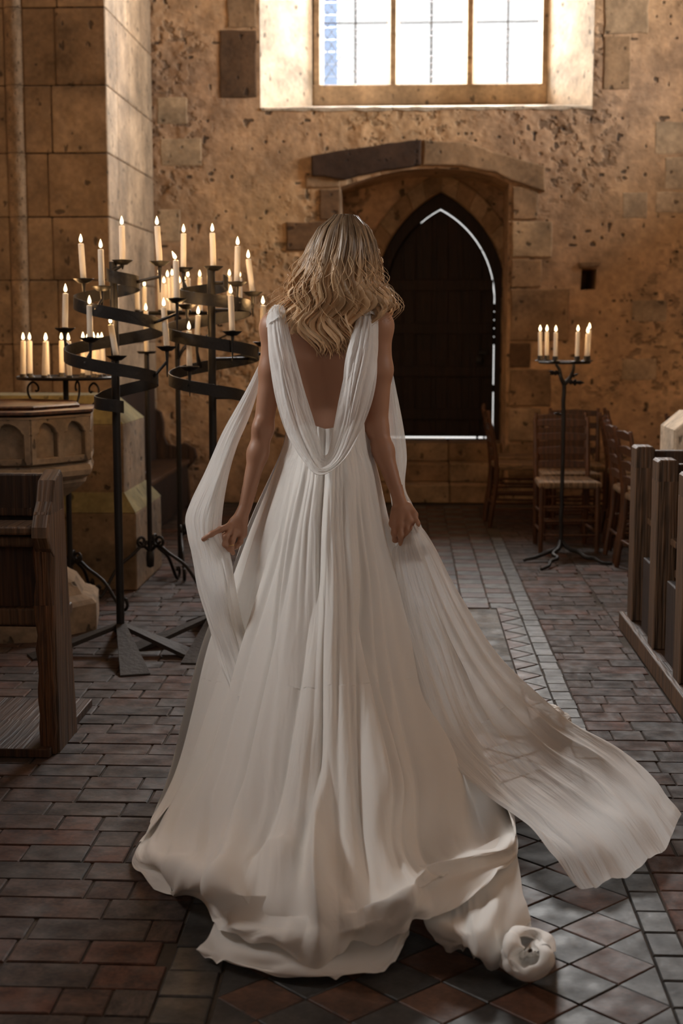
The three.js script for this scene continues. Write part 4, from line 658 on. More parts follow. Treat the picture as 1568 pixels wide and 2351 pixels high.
obj('skirt', cloth(skirtRows, 460, 260, (u, v) => {
  const edge = step2(0.0, 0.06, u) * (1 - step2(0.54, 0.6, u)), low = step2(0.6, 0.8, v);
  const A = lerp(0.007, 0.074, step2(0.06, 0.5, v)) * (1 - 0.72 * step2(0.62, 0.82, v)), un = u + 0.012 * gn(v * 3, u * 4, 3);
  let d = A * (1 - 0.7 * step2(0.5, 0.8, v) * (1 - edge)) * (ridge(un * 19, v * 1.2, 5) * 1.0 + ridge(un * 40, v * 1.8, 9) * 0.42 + gn(un * 90, v * 3, 11) * 0.06 - 0.75);
  d += low * (0.06 + 0.94 * edge) * (0.045 * gn(u * 13 + v * 3, v * 5, 21) + 0.024 * gn(u * 26 - v * 6, v * 9, 23) + 0.005 * gn(u * 60, v * 24, 24));
  d += edge * (0.10 * bump2(u, v, 0.25, 0.86, 0.04, 0.055) - 0.045 * bump2(u, v, 0.185, 0.84, 0.018, 0.05) - 0.03 * bump2(u, v, 0.25, 0.765, 0.05, 0.02) + 0.075 * bump2(u, v, 0.49, 0.73, 0.06, 0.055) + 0.045 * bump2(u, v, 0.39, 0.79, 0.05, 0.07) - 0.075 * bump2(u, v, 0.315 + (v - 0.8) * 0.05, 0.8, 0.013, 0.13) + 0.05 * bump2(u, v, 0.36, 0.85, 0.03, 0.07) + 0.03 * bump2(u, v, 0.12, 0.76, 0.03, 0.06) - 0.025 * bump2(u, v, 0.44, 0.86, 0.02, 0.06));
  const e = step2(0.9, 1, v), up = e * edge * (0.02 * gn(u * 22, 3, 31) + 0.006 * gn(u * 60, 7, 33) + 0.01);
  return [d, up];
}, true), M.silk, gown);
// lower layers of the train, spread over the floor
const hemFold = (f, a, s) => (u, v) => [a * step2(0, 0.5, v) * (gn(u * f * 0.5, v * 2.5, s) + 0.45 * gn(u * f + v * 2, v * 4, s + 3) + 0.1 * gn(u * f * 3, v * 9, s + 5)), step2(0.75, 1, v) * 0.02 * Math.abs(gn(u * f * 1.2, 2, s + 9))];
obj('train_layer', cloth([
  [[-0.001, 0.05, -3.443], [0.087, 0.06, -3.451], [0.179, 0.06, -3.545], [0.295, 0.02, -3.805]],
  [[0.05, 0.06, -3.254], [0.112, 0.08, -3.208], [0.185, 0.09, -3.24], [0.29, 0.04, -3.497]],
  [[0.055, 0.06, -3.103], [0.11, 0.1, -2.99], [0.182, 0.11, -2.993], [0.286, 0.05, -3.263]],
  [[0.072, 0.04, -3.055], [0.122, 0.055, -2.952], [0.198, 0.06, -2.938], [0.295, 0.04, -3.173]],
  [[0.083, 0.015, -3.07], [0.136, 0.015, -3.014], [0.212, 0.015, -2.991], [0.3, 0.015, -3.174]],
], 120, 80, hemFold(7, 0.022, 53)), M.silkSoft, gown);
obj('train_layer', cloth([
  [[-0.432, 0.03, -3.277], [-0.34, 0.03, -3.204], [-0.233, 0.03, -3.159], [-0.132, 0.03, -3.164], [-0.061, 0.03, -3.204], [-0.005, 0.04, -3.273]],
  [[-0.445, 0.03, -3.1], [-0.353, 0.035, -3.001], [-0.229, 0.035, -2.962], [-0.124, 0.035, -2.971], [-0.048, 0.035, -3.026], [0.01, 0.05, -3.124]],
  [[-0.456, 0.025, -3.018], [-0.366, 0.025, -2.945], [-0.224, 0.025, -2.903], [-0.121, 0.025, -2.912], [-0.039, 0.025, -2.967], [0.01, 0.04, -3.075]],
  [[-0.464, 0.008, -3.006], [-0.369, 0.008, -2.932], [-0.219, 0.008, -2.895], [-0.121, 0.008, -2.902], [-0.035, 0.008, -2.952], [0.005, 0.02, -3.074]],
], 160, 50, hemFold(10, 0.012, 49)), M.silkSoft, gown);
// the hem twisted into a rosette
obj('twisted_hem', cloth([
  [[0.336, 0.019, -3.037], [0.32, 0.018, -2.968], [0.283, 0.009, -2.948], [0.247, 0.004, -2.956], [0.214, 0.01, -2.98], [0.207, 0.019, -3.031], [0.228, 0.018, -3.109], [0.262, 0.009, -3.174], [0.306, 0.004, -3.188], [0.33, 0.01, -3.132]],
  [[0.331, 0.047, -2.975], [0.315, 0.046, -2.906], [0.278, 0.037, -2.886], [0.241, 0.032, -2.895], [0.208, 0.038, -2.918], [0.202, 0.047, -2.969], [0.223, 0.046, -3.049], [0.257, 0.037, -3.113], [0.3, 0.032, -3.126], [0.325, 0.038, -3.071]],
  [[0.311, 0.092, -2.876], [0.298, 0.091, -2.819], [0.268, 0.082, -2.807], [0.237, 0.077, -2.816], [0.209, 0.083, -2.832], [0.204, 0.092, -2.871], [0.221, 0.091, -2.937], [0.25, 0.082, -2.992], [0.286, 0.077, -3.005], [0.306, 0.083, -2.958]],
  [[0.299, 0.102, -2.862], [0.289, 0.101, -2.822], [0.268, 0.092, -2.818], [0.246, 0.087, -2.828], [0.225, 0.093, -2.836], [0.221, 0.102, -2.858], [0.234, 0.101, -2.906], [0.255, 0.092, -2.951], [0.281, 0.087, -2.964], [0.296, 0.093, -2.927]],
  [[0.293, 0.077, -2.916], [0.287, 0.076, -2.889], [0.273, 0.067, -2.893], [0.258, 0.062, -2.903], [0.243, 0.068, -2.904], [0.24, 0.077, -2.914], [0.249, 0.076, -2.949], [0.264, 0.067, -2.985], [0.283, 0.062, -2.997], [0.292, 0.068, -2.969]],
  [[0.283, 0.082, -2.896], [0.279, 0.081, -2.882], [0.272, 0.072, -2.892], [0.263, 0.067, -2.903], [0.254, 0.073, -2.898], [0.252, 0.082, -2.895], [0.257, 0.081, -2.917], [0.266, 0.072, -2.946], [0.277, 0.067, -2.957], [0.282, 0.073, -2.936]],
  [[0.272, 0.082, -2.896], [0.271, 0.081, -2.894], [0.269, 0.072, -2.909], [0.268, 0.067, -2.92], [0.264, 0.073, -2.911], [0.262, 0.082, -2.895], [0.263, 0.081, -2.904], [0.268, 0.072, -2.928], [0.272, 0.067, -2.94], [0.273, 0.073, -2.922]]
], 110, 60, (u, v) => [0.016 * Math.sin(u * TAU * 2 + v * 8) * Math.sin(v * Math.PI) + 0.008 * gn(u * 12, v * 5, 61)], true), M.silkSoft, gown);
// small turned-up hem showing behind the train at the right
obj('train_layer', cloth([[[0.387, 0.14, -5.025], [0.449, 0.14, -4.843], [0.481, 0.14, -4.564]], [[0.445, 0.07, -5.048], [0.5, 0.08, -4.866], [0.538, 0.06, -4.745]], [[0.497, 0.015, -5.183], [0.554, 0.03, -4.964], [0.585, 0.012, -4.85]]], 40, 24, hemFold(6, 0.02, 57)), M.silk, gown);
// overskirt panel lifted by the right hand and blowing out to the right
obj('train_panel', cloth([
  [[0.027, 0.813, -4.3], [0.019, 0.802, -4.28], [0.012, 0.788, -4.27], [0.001, 0.774, -4.27], [-0.012, 0.759, -4.28], [-0.027, 0.745, -4.3]],
  [[0.071, 0.75, -4.33], [0.049, 0.741, -4.28], [0.026, 0.731, -4.26], [0.004, 0.72, -4.26], [-0.02, 0.708, -4.28], [-0.041, 0.695, -4.33]],
  [[0.175, 0.543, -4.42], [0.129, 0.543, -4.33], [0.087, 0.541, -4.27], [0.054, 0.536, -4.24], [0.021, 0.525, -4.24], [-0.012, 0.511, -4.26]],
  [[0.282, 0.368, -4.5], [0.217, 0.362, -4.38], [0.163, 0.358, -4.28], [0.114, 0.355, -4.2], [0.067, 0.351, -4.14], [0.022, 0.345, -4.1]],
  [[0.397, 0.24, -4.56], [0.321, 0.212, -4.42], [0.251, 0.199, -4.28], [0.186, 0.195, -4.16], [0.131, 0.197, -4.06], [0.085, 0.2, -3.98]],
  [[0.531, 0.137, -4.5], [0.451, 0.101, -4.36], [0.373, 0.088, -4.2], [0.305, 0.086, -4.06], [0.247, 0.095, -3.95], [0.206, 0.106, -3.88]],
  [[0.661, 0.114, -4.26], [0.577, 0.078, -4.12], [0.492, 0.058, -3.97], [0.413, 0.059, -3.84], [0.345, 0.068, -3.76], [0.298, 0.082, -3.72]],
  [[0.724, 0.106, -3.98], [0.641, 0.072, -3.84], [0.556, 0.063, -3.7], [0.476, 0.066, -3.58], [0.411, 0.071, -3.52], [0.367, 0.086, -3.5]],
  [[0.762, 0.05, -3.831], [0.682, 0.05, -3.627], [0.601, 0.04, -3.502], [0.521, 0.04, -3.418], [0.466, 0.04, -3.376], [0.421, 0.05, -3.388]],
], 140, 220, (u, v) => { const A = lerp(0.004, 0.03, step2(0, 0.35, v)) * (1 - 0.6 * step2(0.6, 0.95, v)); return [A * (ridge(u * 8 + v * 0.6, v * 1.6, 71) + 0.5 * ridge(u * 18, v * 2.4, 73) - 0.7) + 0.014 * step2(0.6, 0.9, v) * gn(u * 6, v * 9, 75), 0.015 * step2(0.9, 1, v) * gn(u * 4, 1, 77)]; }), M.sheer, gown);
// left wing: from the shoulder down to the left hand, then on over the skirt
obj('cape_panel', cloth([
  [[-0.444, 1.332, -4.47], [-0.447, 1.316, -4.47], [-0.45, 1.297, -4.47], [-0.453, 1.275, -4.47], [-0.456, 1.253, -4.47]],
  [[-0.507, 1.207, -4.46], [-0.502, 1.191, -4.45], [-0.498, 1.172, -4.45], [-0.496, 1.151, -4.45], [-0.494, 1.128, -4.46]],
  [[-0.58, 1.077, -4.44], [-0.565, 1.065, -4.42], [-0.552, 1.052, -4.41], [-0.541, 1.039, -4.41], [-0.536, 1.023, -4.43]],
  [[-0.637, 0.95, -4.42], [-0.612, 0.946, -4.38], [-0.59, 0.942, -4.36], [-0.574, 0.937, -4.36], [-0.562, 0.931, -4.39]],
  [[-0.696, 0.828, -4.4], [-0.659, 0.833, -4.34], [-0.625, 0.834, -4.31], [-0.596, 0.832, -4.31], [-0.577, 0.824, -4.35]],
  [[-0.694, 0.757, -4.38], [-0.657, 0.762, -4.32], [-0.626, 0.764, -4.29], [-0.599, 0.765, -4.29], [-0.571, 0.758, -4.32]],
  [[-0.682, 0.683, -4.37], [-0.642, 0.692, -4.3], [-0.605, 0.697, -4.27], [-0.569, 0.702, -4.26], [-0.537, 0.704, -4.28]],
  [[-0.663, 0.588, -4.36], [-0.62, 0.599, -4.27], [-0.578, 0.606, -4.21], [-0.541, 0.612, -4.18], [-0.52, 0.613, -4.22]],
  [[-0.624, 0.484, -4.33], [-0.587, 0.488, -4.26], [-0.554, 0.491, -4.22], [-0.524, 0.493, -4.2], [-0.502, 0.49, -4.24]],
  [[-0.582, 0.387, -4.27], [-0.543, 0.393, -4.2], [-0.507, 0.4, -4.14], [-0.476, 0.403, -4.12], [-0.446, 0.403, -4.14]],
  [[-0.508, 0.325, -4.04], [-0.48, 0.326, -4], [-0.452, 0.326, -3.97], [-0.424, 0.334, -3.95], [-0.4, 0.345, -3.96]],
  [[-0.47, 0.234, -3.95], [-0.447, 0.23, -3.92], [-0.422, 0.23, -3.9], [-0.4, 0.24, -3.88], [-0.383, 0.256, -3.88]],
  [[-0.463, 0.127, -3.92], [-0.442, 0.121, -3.9], [-0.421, 0.12, -3.88], [-0.4, 0.127, -3.86], [-0.384, 0.138, -3.86]],
], 70, 220, (u, v) => [lerp(0.003, 0.016, step2(0.1, 0.5, v)) * (ridge(u * 5 + 0.4 * v, v * 3, 81) + 0.5 * ridge(u * 12, v * 5, 83) - 0.7) + 0.012 * step2(0.7, 1, v) * gn(u * 5, v * 12, 85), 0]), M.chiffon, gown);
// right wing: from the shoulder, behind the arm, to the right hand
obj('cape_panel', cloth([
  [[-0.095, 1.332, -4.48], [-0.081, 1.326, -4.48], [-0.068, 1.316, -4.48], [-0.059, 1.303, -4.48]],
  [[-0.081, 1.209, -4.5], [-0.065, 1.207, -4.49], [-0.048, 1.204, -4.49], [-0.036, 1.198, -4.5]],
  [[-0.072, 1.092, -4.5], [-0.05, 1.091, -4.48], [-0.03, 1.09, -4.48], [-0.015, 1.086, -4.5]],
  [[-0.067, 0.989, -4.5], [-0.043, 0.992, -4.47], [-0.022, 0.992, -4.47], [-0.004, 0.99, -4.49]],
  [[-0.06, 0.908, -4.48], [-0.038, 0.908, -4.45], [-0.022, 0.906, -4.45], [-0.007, 0.901, -4.47]],
  [[-0.054, 0.854, -4.46], [-0.029, 0.857, -4.42], [-0.005, 0.855, -4.41], [0.016, 0.851, -4.42]],
  [[-0.041, 0.791, -4.42], [-0.014, 0.798, -4.37], [0.013, 0.802, -4.36], [0.036, 0.808, -4.36]],
  [[-0.041, 0.708, -4.4], [-0.013, 0.718, -4.34], [0.02, 0.725, -4.33], [0.067, 0.735, -4.34]],
], 50, 120, (u, v) => [0.006 * (ridge(u * 5, v * 3, 91) + 0.5 * ridge(u * 12, v * 5, 93) - 0.7), 0]), M.chiffon, gown);
// cowl: a sling of cloth hanging from both shoulders to the small of the back; rows run from its inner edge to its outer edge
obj('cowl_drape', cloth([
  [[-0.374, 1.434, -4.36], [-0.349, 1.348, -4.315], [-0.321, 1.254, -4.29], [-0.297, 1.166, -4.275], [-0.276, 1.088, -4.265], [-0.253, 1.025, -4.24], [-0.233, 1.037, -4.25], [-0.215, 1.127, -4.27], [-0.2, 1.231, -4.285], [-0.183, 1.335, -4.3], [-0.148, 1.437, -4.36]],
  [[-0.388, 1.437, -4.34], [-0.368, 1.335, -4.285], [-0.343, 1.232, -4.26], [-0.316, 1.142, -4.24], [-0.286, 1.065, -4.225], [-0.256, 1.007, -4.205], [-0.223, 1.027, -4.215], [-0.193, 1.119, -4.24], [-0.173, 1.227, -4.255], [-0.153, 1.335, -4.28], [-0.132, 1.444, -4.34]],
  [[-0.409, 1.429, -4.34], [-0.394, 1.322, -4.28], [-0.371, 1.213, -4.25], [-0.341, 1.119, -4.225], [-0.3, 1.038, -4.2], [-0.256, 0.987, -4.175], [-0.207, 1.016, -4.195], [-0.169, 1.114, -4.235], [-0.142, 1.227, -4.255], [-0.119, 1.335, -4.285], [-0.113, 1.442, -4.34]],
  [[-0.435, 1.407, -4.38], [-0.429, 1.302, -4.33], [-0.406, 1.185, -4.285], [-0.368, 1.079, -4.25], [-0.316, 1.007, -4.205], [-0.257, 0.964, -4.165], [-0.188, 1.008, -4.195], [-0.136, 1.103, -4.25], [-0.104, 1.205, -4.295], [-0.087, 1.321, -4.34], [-0.09, 1.426, -4.38]],
], 260, 110, (u, v) => { const e = Math.abs(2 * u - 1); const A = 0.013; return A * (ridge(v * 5.2 + 0.35 * Math.sin(u * 7), u * 3, 101) + 0.55 * ridge(v * 12 + 0.5 * gn(u * 5, 1, 5), u * 5, 103) - 0.75); }), M.chiffon, gown);
// shoulder straps: the cowl carried over each shoulder to the front
for (const s of [0, 1]) obj('shoulder_drape', cloth(s ? [
  [[-0.145, 1.429, -4.345], [-0.126, 1.436, -4.33], [-0.108, 1.437, -4.335], [-0.089, 1.421, -4.375]], [[-0.141, 1.463, -4.38], [-0.125, 1.471, -4.38], [-0.109, 1.468, -4.38], [-0.088, 1.45, -4.4]], [[-0.138, 1.475, -4.45], [-0.124, 1.48, -4.45], [-0.108, 1.478, -4.45], [-0.087, 1.459, -4.46]], [[-0.143, 1.441, -4.52], [-0.127, 1.438, -4.54], [-0.108, 1.433, -4.54], [-0.085, 1.414, -4.52]]] : [
  [[-0.434, 1.397, -4.375], [-0.411, 1.418, -4.33], [-0.39, 1.426, -4.33], [-0.372, 1.426, -4.35]], [[-0.436, 1.432, -4.4], [-0.417, 1.45, -4.38], [-0.397, 1.458, -4.38], [-0.378, 1.458, -4.39]], [[-0.442, 1.44, -4.46], [-0.422, 1.459, -4.45], [-0.403, 1.467, -4.45], [-0.384, 1.467, -4.45]], [[-0.449, 1.407, -4.52], [-0.431, 1.416, -4.54], [-0.412, 1.425, -4.54], [-0.391, 1.43, -4.53]]], 50, 30, (u, v) => 0.0035 * (ridge(u * 5, v * 2, 111 + s) + 0.4 * ridge(u * 11, v * 3, 113) - 0.6)), M.chiffon, gown);

// body: tapered capsules blended into one surface
function sdf(bones, blobs, k) {
  return (x, y, z) => {
    let d = 9;
    const mix = (e) => { const h = clamp(0.5 + 0.5 * (d - e) / k); d = lerp(d, e, h) - k * h * (1 - h); };
    for (const [a, b, ra, rb] of bones) { const bx = b[0] - a[0], by = b[1] - a[1], bz = b[2] - a[2], px = x - a[0], py = y - a[1], pz = z - a[2], L2 = bx * bx + by * by + bz * bz || 1e-9, h = clamp((px * bx + py * by + pz * bz) / L2); mix(Math.hypot(px - bx * h, py - by * h, pz - bz * h) - lerp(ra, rb, h)); }
    for (const [c, r] of blobs) { const qx = (x - c[0]) / r[0], qy = (y - c[1]) / r[1], qz = (z - c[2]) / r[2], l = Math.hypot(qx, qy, qz); mix((l - 1) * Math.min(r[0], r[1], r[2])); }
    return d;
  };
}
function march(f, lo, size, res) {
  const mc = new MarchingCubes(res, M.skin, false, false, 900000); mc.isolation = 0; const half = size / 2, S = mc.size;
  for (let k = 0; k < S; k++) for (let j = 0; j < S; j++) for (let i = 0; i < S; i++) { const x = lo[0] + half + half * ((i - S / 2) / (S / 2)), y = lo[1] + half + half * ((j - S / 2) / (S / 2)), z = lo[2] + half + half * ((k - S / 2) / (S / 2)); mc.field[i + j * S + k * S * S] = -f(x, y, z); }
  mc.update(); const n = mc.count, g = new THREE.BufferGeometry(), P = mc.positionArray.slice(0, n * 3), N = mc.normalArray.slice(0, n * 3);
  for (let i = 0; i < n * 3; i += 3) for (let c = 0; c < 3; c++) P[i + c] = lo[c] + half + half * P[i + c];
  // shade from the field itself, so that the surface looks smooth
  const e = size / res * 0.6; for (let i = 0; i < n * 3; i += 3) { const [x, y, z] = [P[i], P[i + 1], P[i + 2]], v = new THREE.Vector3(f(x + e, y, z) - f(x - e, y, z), f(x, y + e, z) - f(x, y - e, z), f(x, y, z + e) - f(x, y, z - e)).normalize(); N.set([v.x, v.y, v.z], i); }
  g.setAttribute('position', new THREE.BufferAttribute(P, 3)); g.setAttribute('normal', new THREE.BufferAttribute(N, 3));
  for (let i = 0; i < n; i += 3) { const a = new THREE.Vector3().fromBufferAttribute(g.attributes.position, i), b = new THREE.Vector3().fromBufferAttribute(g.attributes.position, i + 1), c = new THREE.Vector3().fromBufferAttribute(g.attributes.position, i + 2), fn = b.clone().sub(a).cross(c.clone().sub(a)); if (fn.dot(new THREE.Vector3(N[i * 3], N[i * 3 + 1], N[i * 3 + 2])) < 0) { for (const A of [P, N]) for (let q = 0; q < 3; q++) { const t = A[(i + 1) * 3 + q]; A[(i + 1) * 3 + q] = A[(i + 2) * 3 + q]; A[(i + 2) * 3 + q] = t; } } }
  return boxUV(g, 1);
}
const J = { // joints
  head: [-0.205, 1.605, -4.44], neck: [-0.232, 1.467, -4.44], chest: [-0.255, 1.317, -4.42], waist: [-0.25, 1.084, -4.415], hip: [-0.261, 0.919, -4.43],
  shL: [-0.41, 1.397, -4.43], elL: [-0.451, 1.084, -4.41], wrL: [-0.504, 0.844, -4.36], shR: [-0.097, 1.403, -4.43], elR: [-0.093, 1.085, -4.41], wrR: [-0.029, 0.883, -4.34],
};
const bodyF = sdf([
  [J.neck, [-0.219, 1.547, -4.45], 0.054, 0.052], [[-0.334, 1.376, -4.43], [-0.178, 1.379, -4.43], 0.062, 0.062], [J.shL, [-0.334, 1.371, -4.43], 0.05, 0.068], [J.shR, [-0.178, 1.373, -4.43], 0.05, 0.068],
  [[-0.31, 1.293, -4.435], [-0.3, 1.144, -4.43], 0.094, 0.078], [[-0.202, 1.293, -4.435], [-0.207, 1.144, -4.43], 0.094, 0.078], [[-0.291, 1.084, -4.42], [-0.209, 1.084, -4.42], 0.076, 0.076], [[-0.292, 0.953, -4.43], [-0.218, 0.953, -4.43], 0.085, 0.085],
  [J.shL, [-0.424, 1.266, -4.425], 0.044, 0.037], [[-0.424, 1.266, -4.425], J.elL, 0.037, 0.029], [J.elL, [-0.466, 1.01, -4.395], 0.0295, 0.0295], [[-0.466, 1.01, -4.395], J.wrL, 0.0295, 0.0195],
  [J.shR, [-0.088, 1.266, -4.425], 0.044, 0.037], [[-0.088, 1.266, -4.425], J.elR, 0.037, 0.029], [J.elR, [-0.076, 1.019, -4.39], 0.0295, 0.0305], [[-0.076, 1.019, -4.39], J.wrR, 0.0305, 0.0195],
  [[J.hip[0] - 0.075, 0.86, -4.43], [J.hip[0] - 0.08, 0.48, -4.40], 0.085, 0.055], [[J.hip[0] + 0.075, 0.86, -4.43], [J.hip[0] + 0.06, 0.48, -4.52], 0.085, 0.055],
  [[J.hip[0] - 0.08, 0.48, -4.40], [J.hip[0] - 0.08, 0.1, -4.30], 0.052, 0.032], [[J.hip[0] + 0.06, 0.48, -4.52], [J.hip[0] + 0.06, 0.06, -4.62], 0.052, 0.032],
  [[J.hip[0] - 0.08, 0.1, -4.30], [J.hip[0] - 0.08, 0.035, -4.44], 0.03, 0.026], [[J.hip[0] + 0.06, 0.06, -4.62], [J.hip[0] + 0.06, 0.03, -4.78], 0.03, 0.026],
], [[J.head, [0.074, 0.105, 0.092]], [[J.head[0] - 0.001, J.head[1] - 0.045, J.head[2] - 0.04], [0.055, 0.07, 0.06]], [[J.head[0], J.head[1] - 0.012, J.head[2] - 0.102], [0.012, 0.018, 0.016]], [[J.head[0] - 0.076, J.head[1] - 0.01, J.head[2]], [0.01, 0.03, 0.02]], [[J.head[0] + 0.076, J.head[1] - 0.01, J.head[2]], [0.01, 0.03, 0.02]], [[J.elL[0] - 0.012, J.elL[1] + 0.004, J.elL[2] + 0.028], [0.012, 0.016, 0.012]]], 0.026);
// hands: a palm and five bent fingers each
const fing = (pts, r) => { const out = []; for (let i = 0; i < pts.length - 1; i++) out.push([pts[i], pts[i + 1], r * (1 - 0.08 * i), r * (1 - 0.08 * (i + 1))]); return out; };
const handL = [
  [J.wrL, [-0.518, 0.809, -4.345], 0.0205, 0.022], [[-0.518, 0.809, -4.345], [-0.549, 0.784, -4.325], 0.021, 0.015], [[-0.515, 0.806, -4.345], [-0.51, 0.765, -4.33], 0.022, 0.016], [[-0.532, 0.799, -4.335], [-0.528, 0.771, -4.325], 0.019, 0.016],
  ...fing([[-0.549, 0.79, -4.32], [-0.573, 0.783, -4.3], [-0.599, 0.77, -4.288], [-0.623, 0.755, -4.282]], 0.0098),          // index, stretched out
  ...fing([[-0.542, 0.78, -4.315], [-0.557, 0.761, -4.295], [-0.558, 0.738, -4.29], [-0.546, 0.721, -4.295]], 0.0096),          // middle, round the cloth
  ...fing([[-0.527, 0.772, -4.315], [-0.537, 0.748, -4.298], [-0.541, 0.726, -4.296], [-0.535, 0.709, -4.302]], 0.0092),
  ...fing([[-0.511, 0.765, -4.325], [-0.513, 0.743, -4.308], [-0.524, 0.73, -4.308], [-0.533, 0.723, -4.315]], 0.0085),
  ...fing([[-0.514, 0.808, -4.37], [-0.538, 0.776, -4.385], [-0.562, 0.757, -4.38], [-0.579, 0.751, -4.365]], 0.0105),          // thumb, on the far side
];
const handR = [
  [J.wrR, [-0.019, 0.847, -4.325], 0.0205, 0.024], [[-0.031, 0.842, -4.322], [-0.042, 0.804, -4.305], 0.020, 0.0155], [[-0.019, 0.842, -4.322], [-0.02, 0.802, -4.298], 0.022, 0.0155], [[-0.007, 0.844, -4.325], [0.004, 0.813, -4.302], 0.020, 0.0155], [[-0.001, 0.85, -4.33], [0.019, 0.83, -4.315], 0.018, 0.014],
  ...fing([[0.019, 0.83, -4.312], [0.029, 0.805, -4.3], [0.022, 0.781, -4.3], [0.012, 0.776, -4.315]], 0.0102),           // index and thumb pinch the cloth
  ...fing([[-0.002, 0.81, -4.298], [0.002, 0.775, -4.283], [0.004, 0.75, -4.29], [0.004, 0.757, -4.312]], 0.0100),
  ...fing([[-0.022, 0.804, -4.295], [-0.02, 0.77, -4.28], [-0.017, 0.745, -4.288], [-0.015, 0.755, -4.312]], 0.0098),
  ...fing([[-0.04, 0.807, -4.302], [-0.041, 0.777, -4.289], [-0.037, 0.754, -4.294], [-0.032, 0.762, -4.315]], 0.0088),
  ...fing([[-0.007, 0.844, -4.35], [0.012, 0.813, -4.355], [0.014, 0.79, -4.345], [0.009, 0.776, -4.33]], 0.011),
];
const fL = sdf(handL, [], 0.007), fR = sdf(handR, [], 0.007), fBL = sdf([[[-0.489, 0.903, -4.375], J.wrL, 0.0225, 0.0205]], [], 0.01), fBR = sdf([[[-0.043, 0.934, -4.36], J.wrR, 0.0225, 0.0205]], [], 0.01);
const body = obj('body', [
  march(bodyF, [J.hip[0] - 0.95, -0.03, -5.4], 1.9, 160),
  march((x, y, z) => Math.min(fL(x, y, z), fBL(x, y, z)), [[-0.558, 0.8, -4.33][0] - 0.105, [-0.558, 0.8, -4.33][1] - 0.105, -4.435], 0.21, 72),
  march((x, y, z) => Math.min(fR(x, y, z), fBR(x, y, z)), [[-0.014, 0.818, -4.32][0] - 0.105, [-0.014, 0.818, -4.32][1] - 0.105, -4.425], 0.21, 72),
], M.skin, bride);
obj('ring', new THREE.TorusGeometry(0.0095, 0.0014, 8, 24).applyMatrix4(M4([-0.04, 0.779, -4.292], [1.35, 0.1, 0.15])), M.gold, bride);
obj('ring', new THREE.TorusGeometry(0.0102, 0.0013, 8, 24).applyMatrix4(M4([-0.54, 0.732, -4.296], [1.2, 0.2, 0.9])), M.gold, bride);
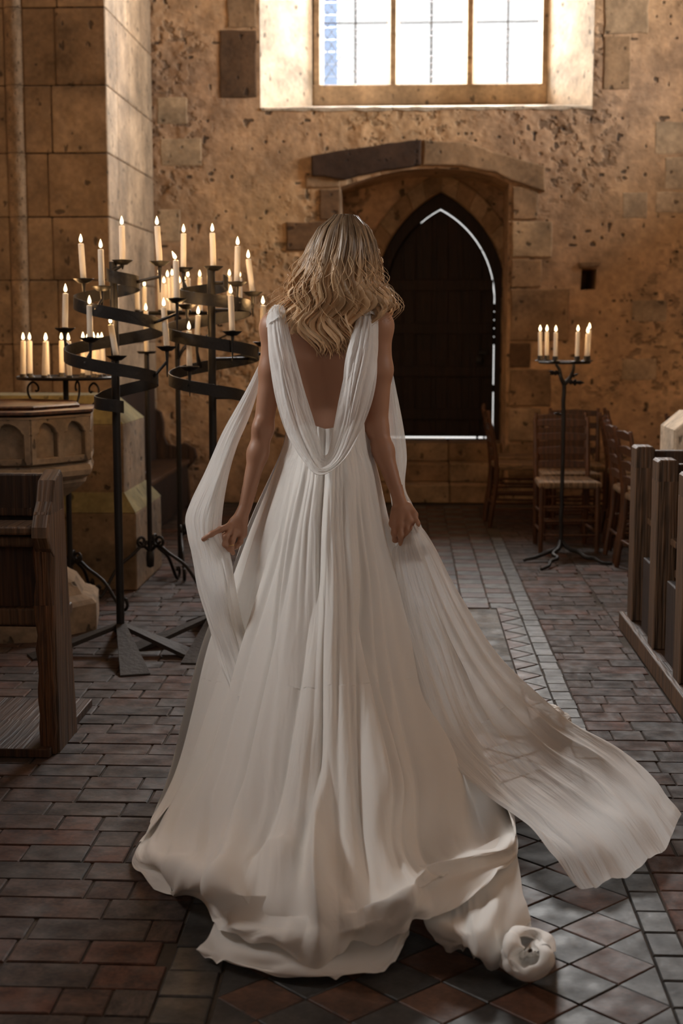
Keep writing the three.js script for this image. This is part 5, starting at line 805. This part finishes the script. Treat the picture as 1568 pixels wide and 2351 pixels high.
// hair: a cap over the skull and some hundreds of waving locks
{
  const r = rngOf(4242), hc = J.head;
  M.hair = phys({ vertexColors: true, color: rgb(1, 1, 1), roughness: 0.42, sheen: 0.5, sheenRoughness: 0.35, sheenColor: rgb(1, 0.85, 0.6), anisotropy: 0.5 });
  const crown = [-0.196, 1.732, -4.42]; const geos = [];
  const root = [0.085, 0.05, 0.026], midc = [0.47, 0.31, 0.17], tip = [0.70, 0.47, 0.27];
  // outline of the hair at heights: left and right px at depth 4.38, half depth
  const env = [[1.735, -0.197, 0.035, 0.06], [1.70, -0.2, 0.078, 0.095], [1.66, -0.202, 0.098, 0.115], [1.60, -0.21, 0.115, 0.13], [1.545, -0.218, 0.13, 0.135], [1.50, -0.225, 0.152, 0.13], [1.46, -0.228, 0.168, 0.12], [1.42, -0.232, 0.158, 0.115], [1.38, -0.238, 0.14, 0.105], [1.33, -0.244, 0.118, 0.09]];
  const E = (y) => { let k = 0; while (k < env.length - 2 && env[k + 1][0] > y) k++; const t = clamp((env[k][0] - y) / (env[k][0] - env[k + 1][0])); return [1, 2, 3].map((q) => lerp(env[k][q], env[k + 1][q], t)); };
  const lock = (ang, depthIn, w, yEnd, seed, frizz = 0) => {
    const n = 26, P = [], C = [], I = [], ph = 5.5 * vnoise(ang * 2.6, 3, 0, 7) + 0.9 * hash(seed, 1), fq = 15 + 2.5 * vnoise(ang * 2, 9, 0, 4) + 1.2 * hash(seed, 2), am = 0.010 + 0.010 * hash(seed, 3), yTop = 1.738 - 0.012 * hash(seed, 6), seg = 6, tone = 0.5 + 0.75 * vnoise(ang * 9, hash(seed, 12) * 3, 0, 6) + 0.25 * hash(seed, 5) , spin = hash(seed, 8) * 3;
    let prev = null;
    for (let i = 0; i <= n; i++) {
      const t = i / n, y = lerp(yTop, yEnd, t), [cx, hw, hd] = E(y), a = ang + 0.10 * Math.sin(t * 5 + ph) * t, k = 1 - depthIn * (0.4 + 0.6 * Math.sin(t * Math.PI)), wave = am * step2(0.3, 0.75, t) * Math.sin(ph + t * fq) * 1.35 ;
      const x = cx + Math.cos(a) * hw * k + wave * (1 + 0.4 * Math.sin(spin)) + frizz * t * t * Math.cos(a), z = -4.43 + Math.sin(a) * hd * k + Math.cos(ph + t * fq * 0.9) * am * 0.8 * step2(0.3, 0.8, t) + frizz * t * t * Math.sin(a) * 0.5;
      const ww = w * (0.55 + 0.6 * Math.sin(Math.PI * clamp(t * 0.85 + 0.1))) * (t > 0.86 ? 1 - (t - 0.86) / 0.155 : 1), tw = a + Math.PI / 2 + 0.5 * Math.sin(t * fq * 0.6 + spin);
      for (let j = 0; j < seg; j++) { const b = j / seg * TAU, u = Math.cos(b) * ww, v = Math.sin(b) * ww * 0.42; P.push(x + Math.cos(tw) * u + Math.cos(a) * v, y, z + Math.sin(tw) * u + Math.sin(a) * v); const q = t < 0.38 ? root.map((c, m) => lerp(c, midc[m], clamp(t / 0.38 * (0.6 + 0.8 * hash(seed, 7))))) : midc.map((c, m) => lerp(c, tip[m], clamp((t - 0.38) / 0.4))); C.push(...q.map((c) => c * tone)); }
    }
    for (let i = 0; i < n; i++) for (let j = 0; j < seg; j++) { const a = i * seg + j, b = i * seg + (j + 1) % seg; I.push(a, a + seg, b, b, a + seg, b + seg); }
    const g = new THREE.BufferGeometry(); g.setAttribute('position', new THREE.Float32BufferAttribute(P, 3)); g.setAttribute('color', new THREE.Float32BufferAttribute(C, 3)); g.setIndex(I); g.computeVertexNormals();
    const ng = g.toNonIndexed(); ng.setAttribute('uv', new THREE.Float32BufferAttribute(new Float32Array(ng.attributes.position.count * 2), 2)); geos.push(ng);
  };
  let s = 1;
  for (let k = 0; k < 620; k++, s++) { const a = r() * TAU; const back = Math.sin(a); const hidden = back < -0.35; const yE = hidden ? 1.48 + r() * 0.1 : 1.315 + Math.pow(Math.abs(Math.cos(a)), 3) * 0.075 + (r() - 0.3) * 0.05; if (hidden && Math.abs(Math.cos(a)) < 0.75) continue; lock(a, r() * 0.28, 0.005 + r() * 0.0075, yE, s); }
  for (let k = 0; k < 90; k++, s++) lock(r() * Math.PI, -0.02 - r() * 0.03, 0.0007 + r() * 0.0008, 1.33 + r() * 0.16, s, 0.02 + r() * 0.03);
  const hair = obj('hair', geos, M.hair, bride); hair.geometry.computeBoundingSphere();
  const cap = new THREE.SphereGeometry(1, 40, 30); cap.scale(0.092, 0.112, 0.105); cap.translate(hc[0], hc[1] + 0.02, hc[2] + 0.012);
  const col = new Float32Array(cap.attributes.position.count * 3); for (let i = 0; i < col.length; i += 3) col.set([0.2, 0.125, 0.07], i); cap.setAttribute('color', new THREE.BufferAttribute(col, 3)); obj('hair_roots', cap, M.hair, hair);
  tag(hair, 'wavy shoulder-length fair hair with darker roots');
}

renderer.render(scene, camera);
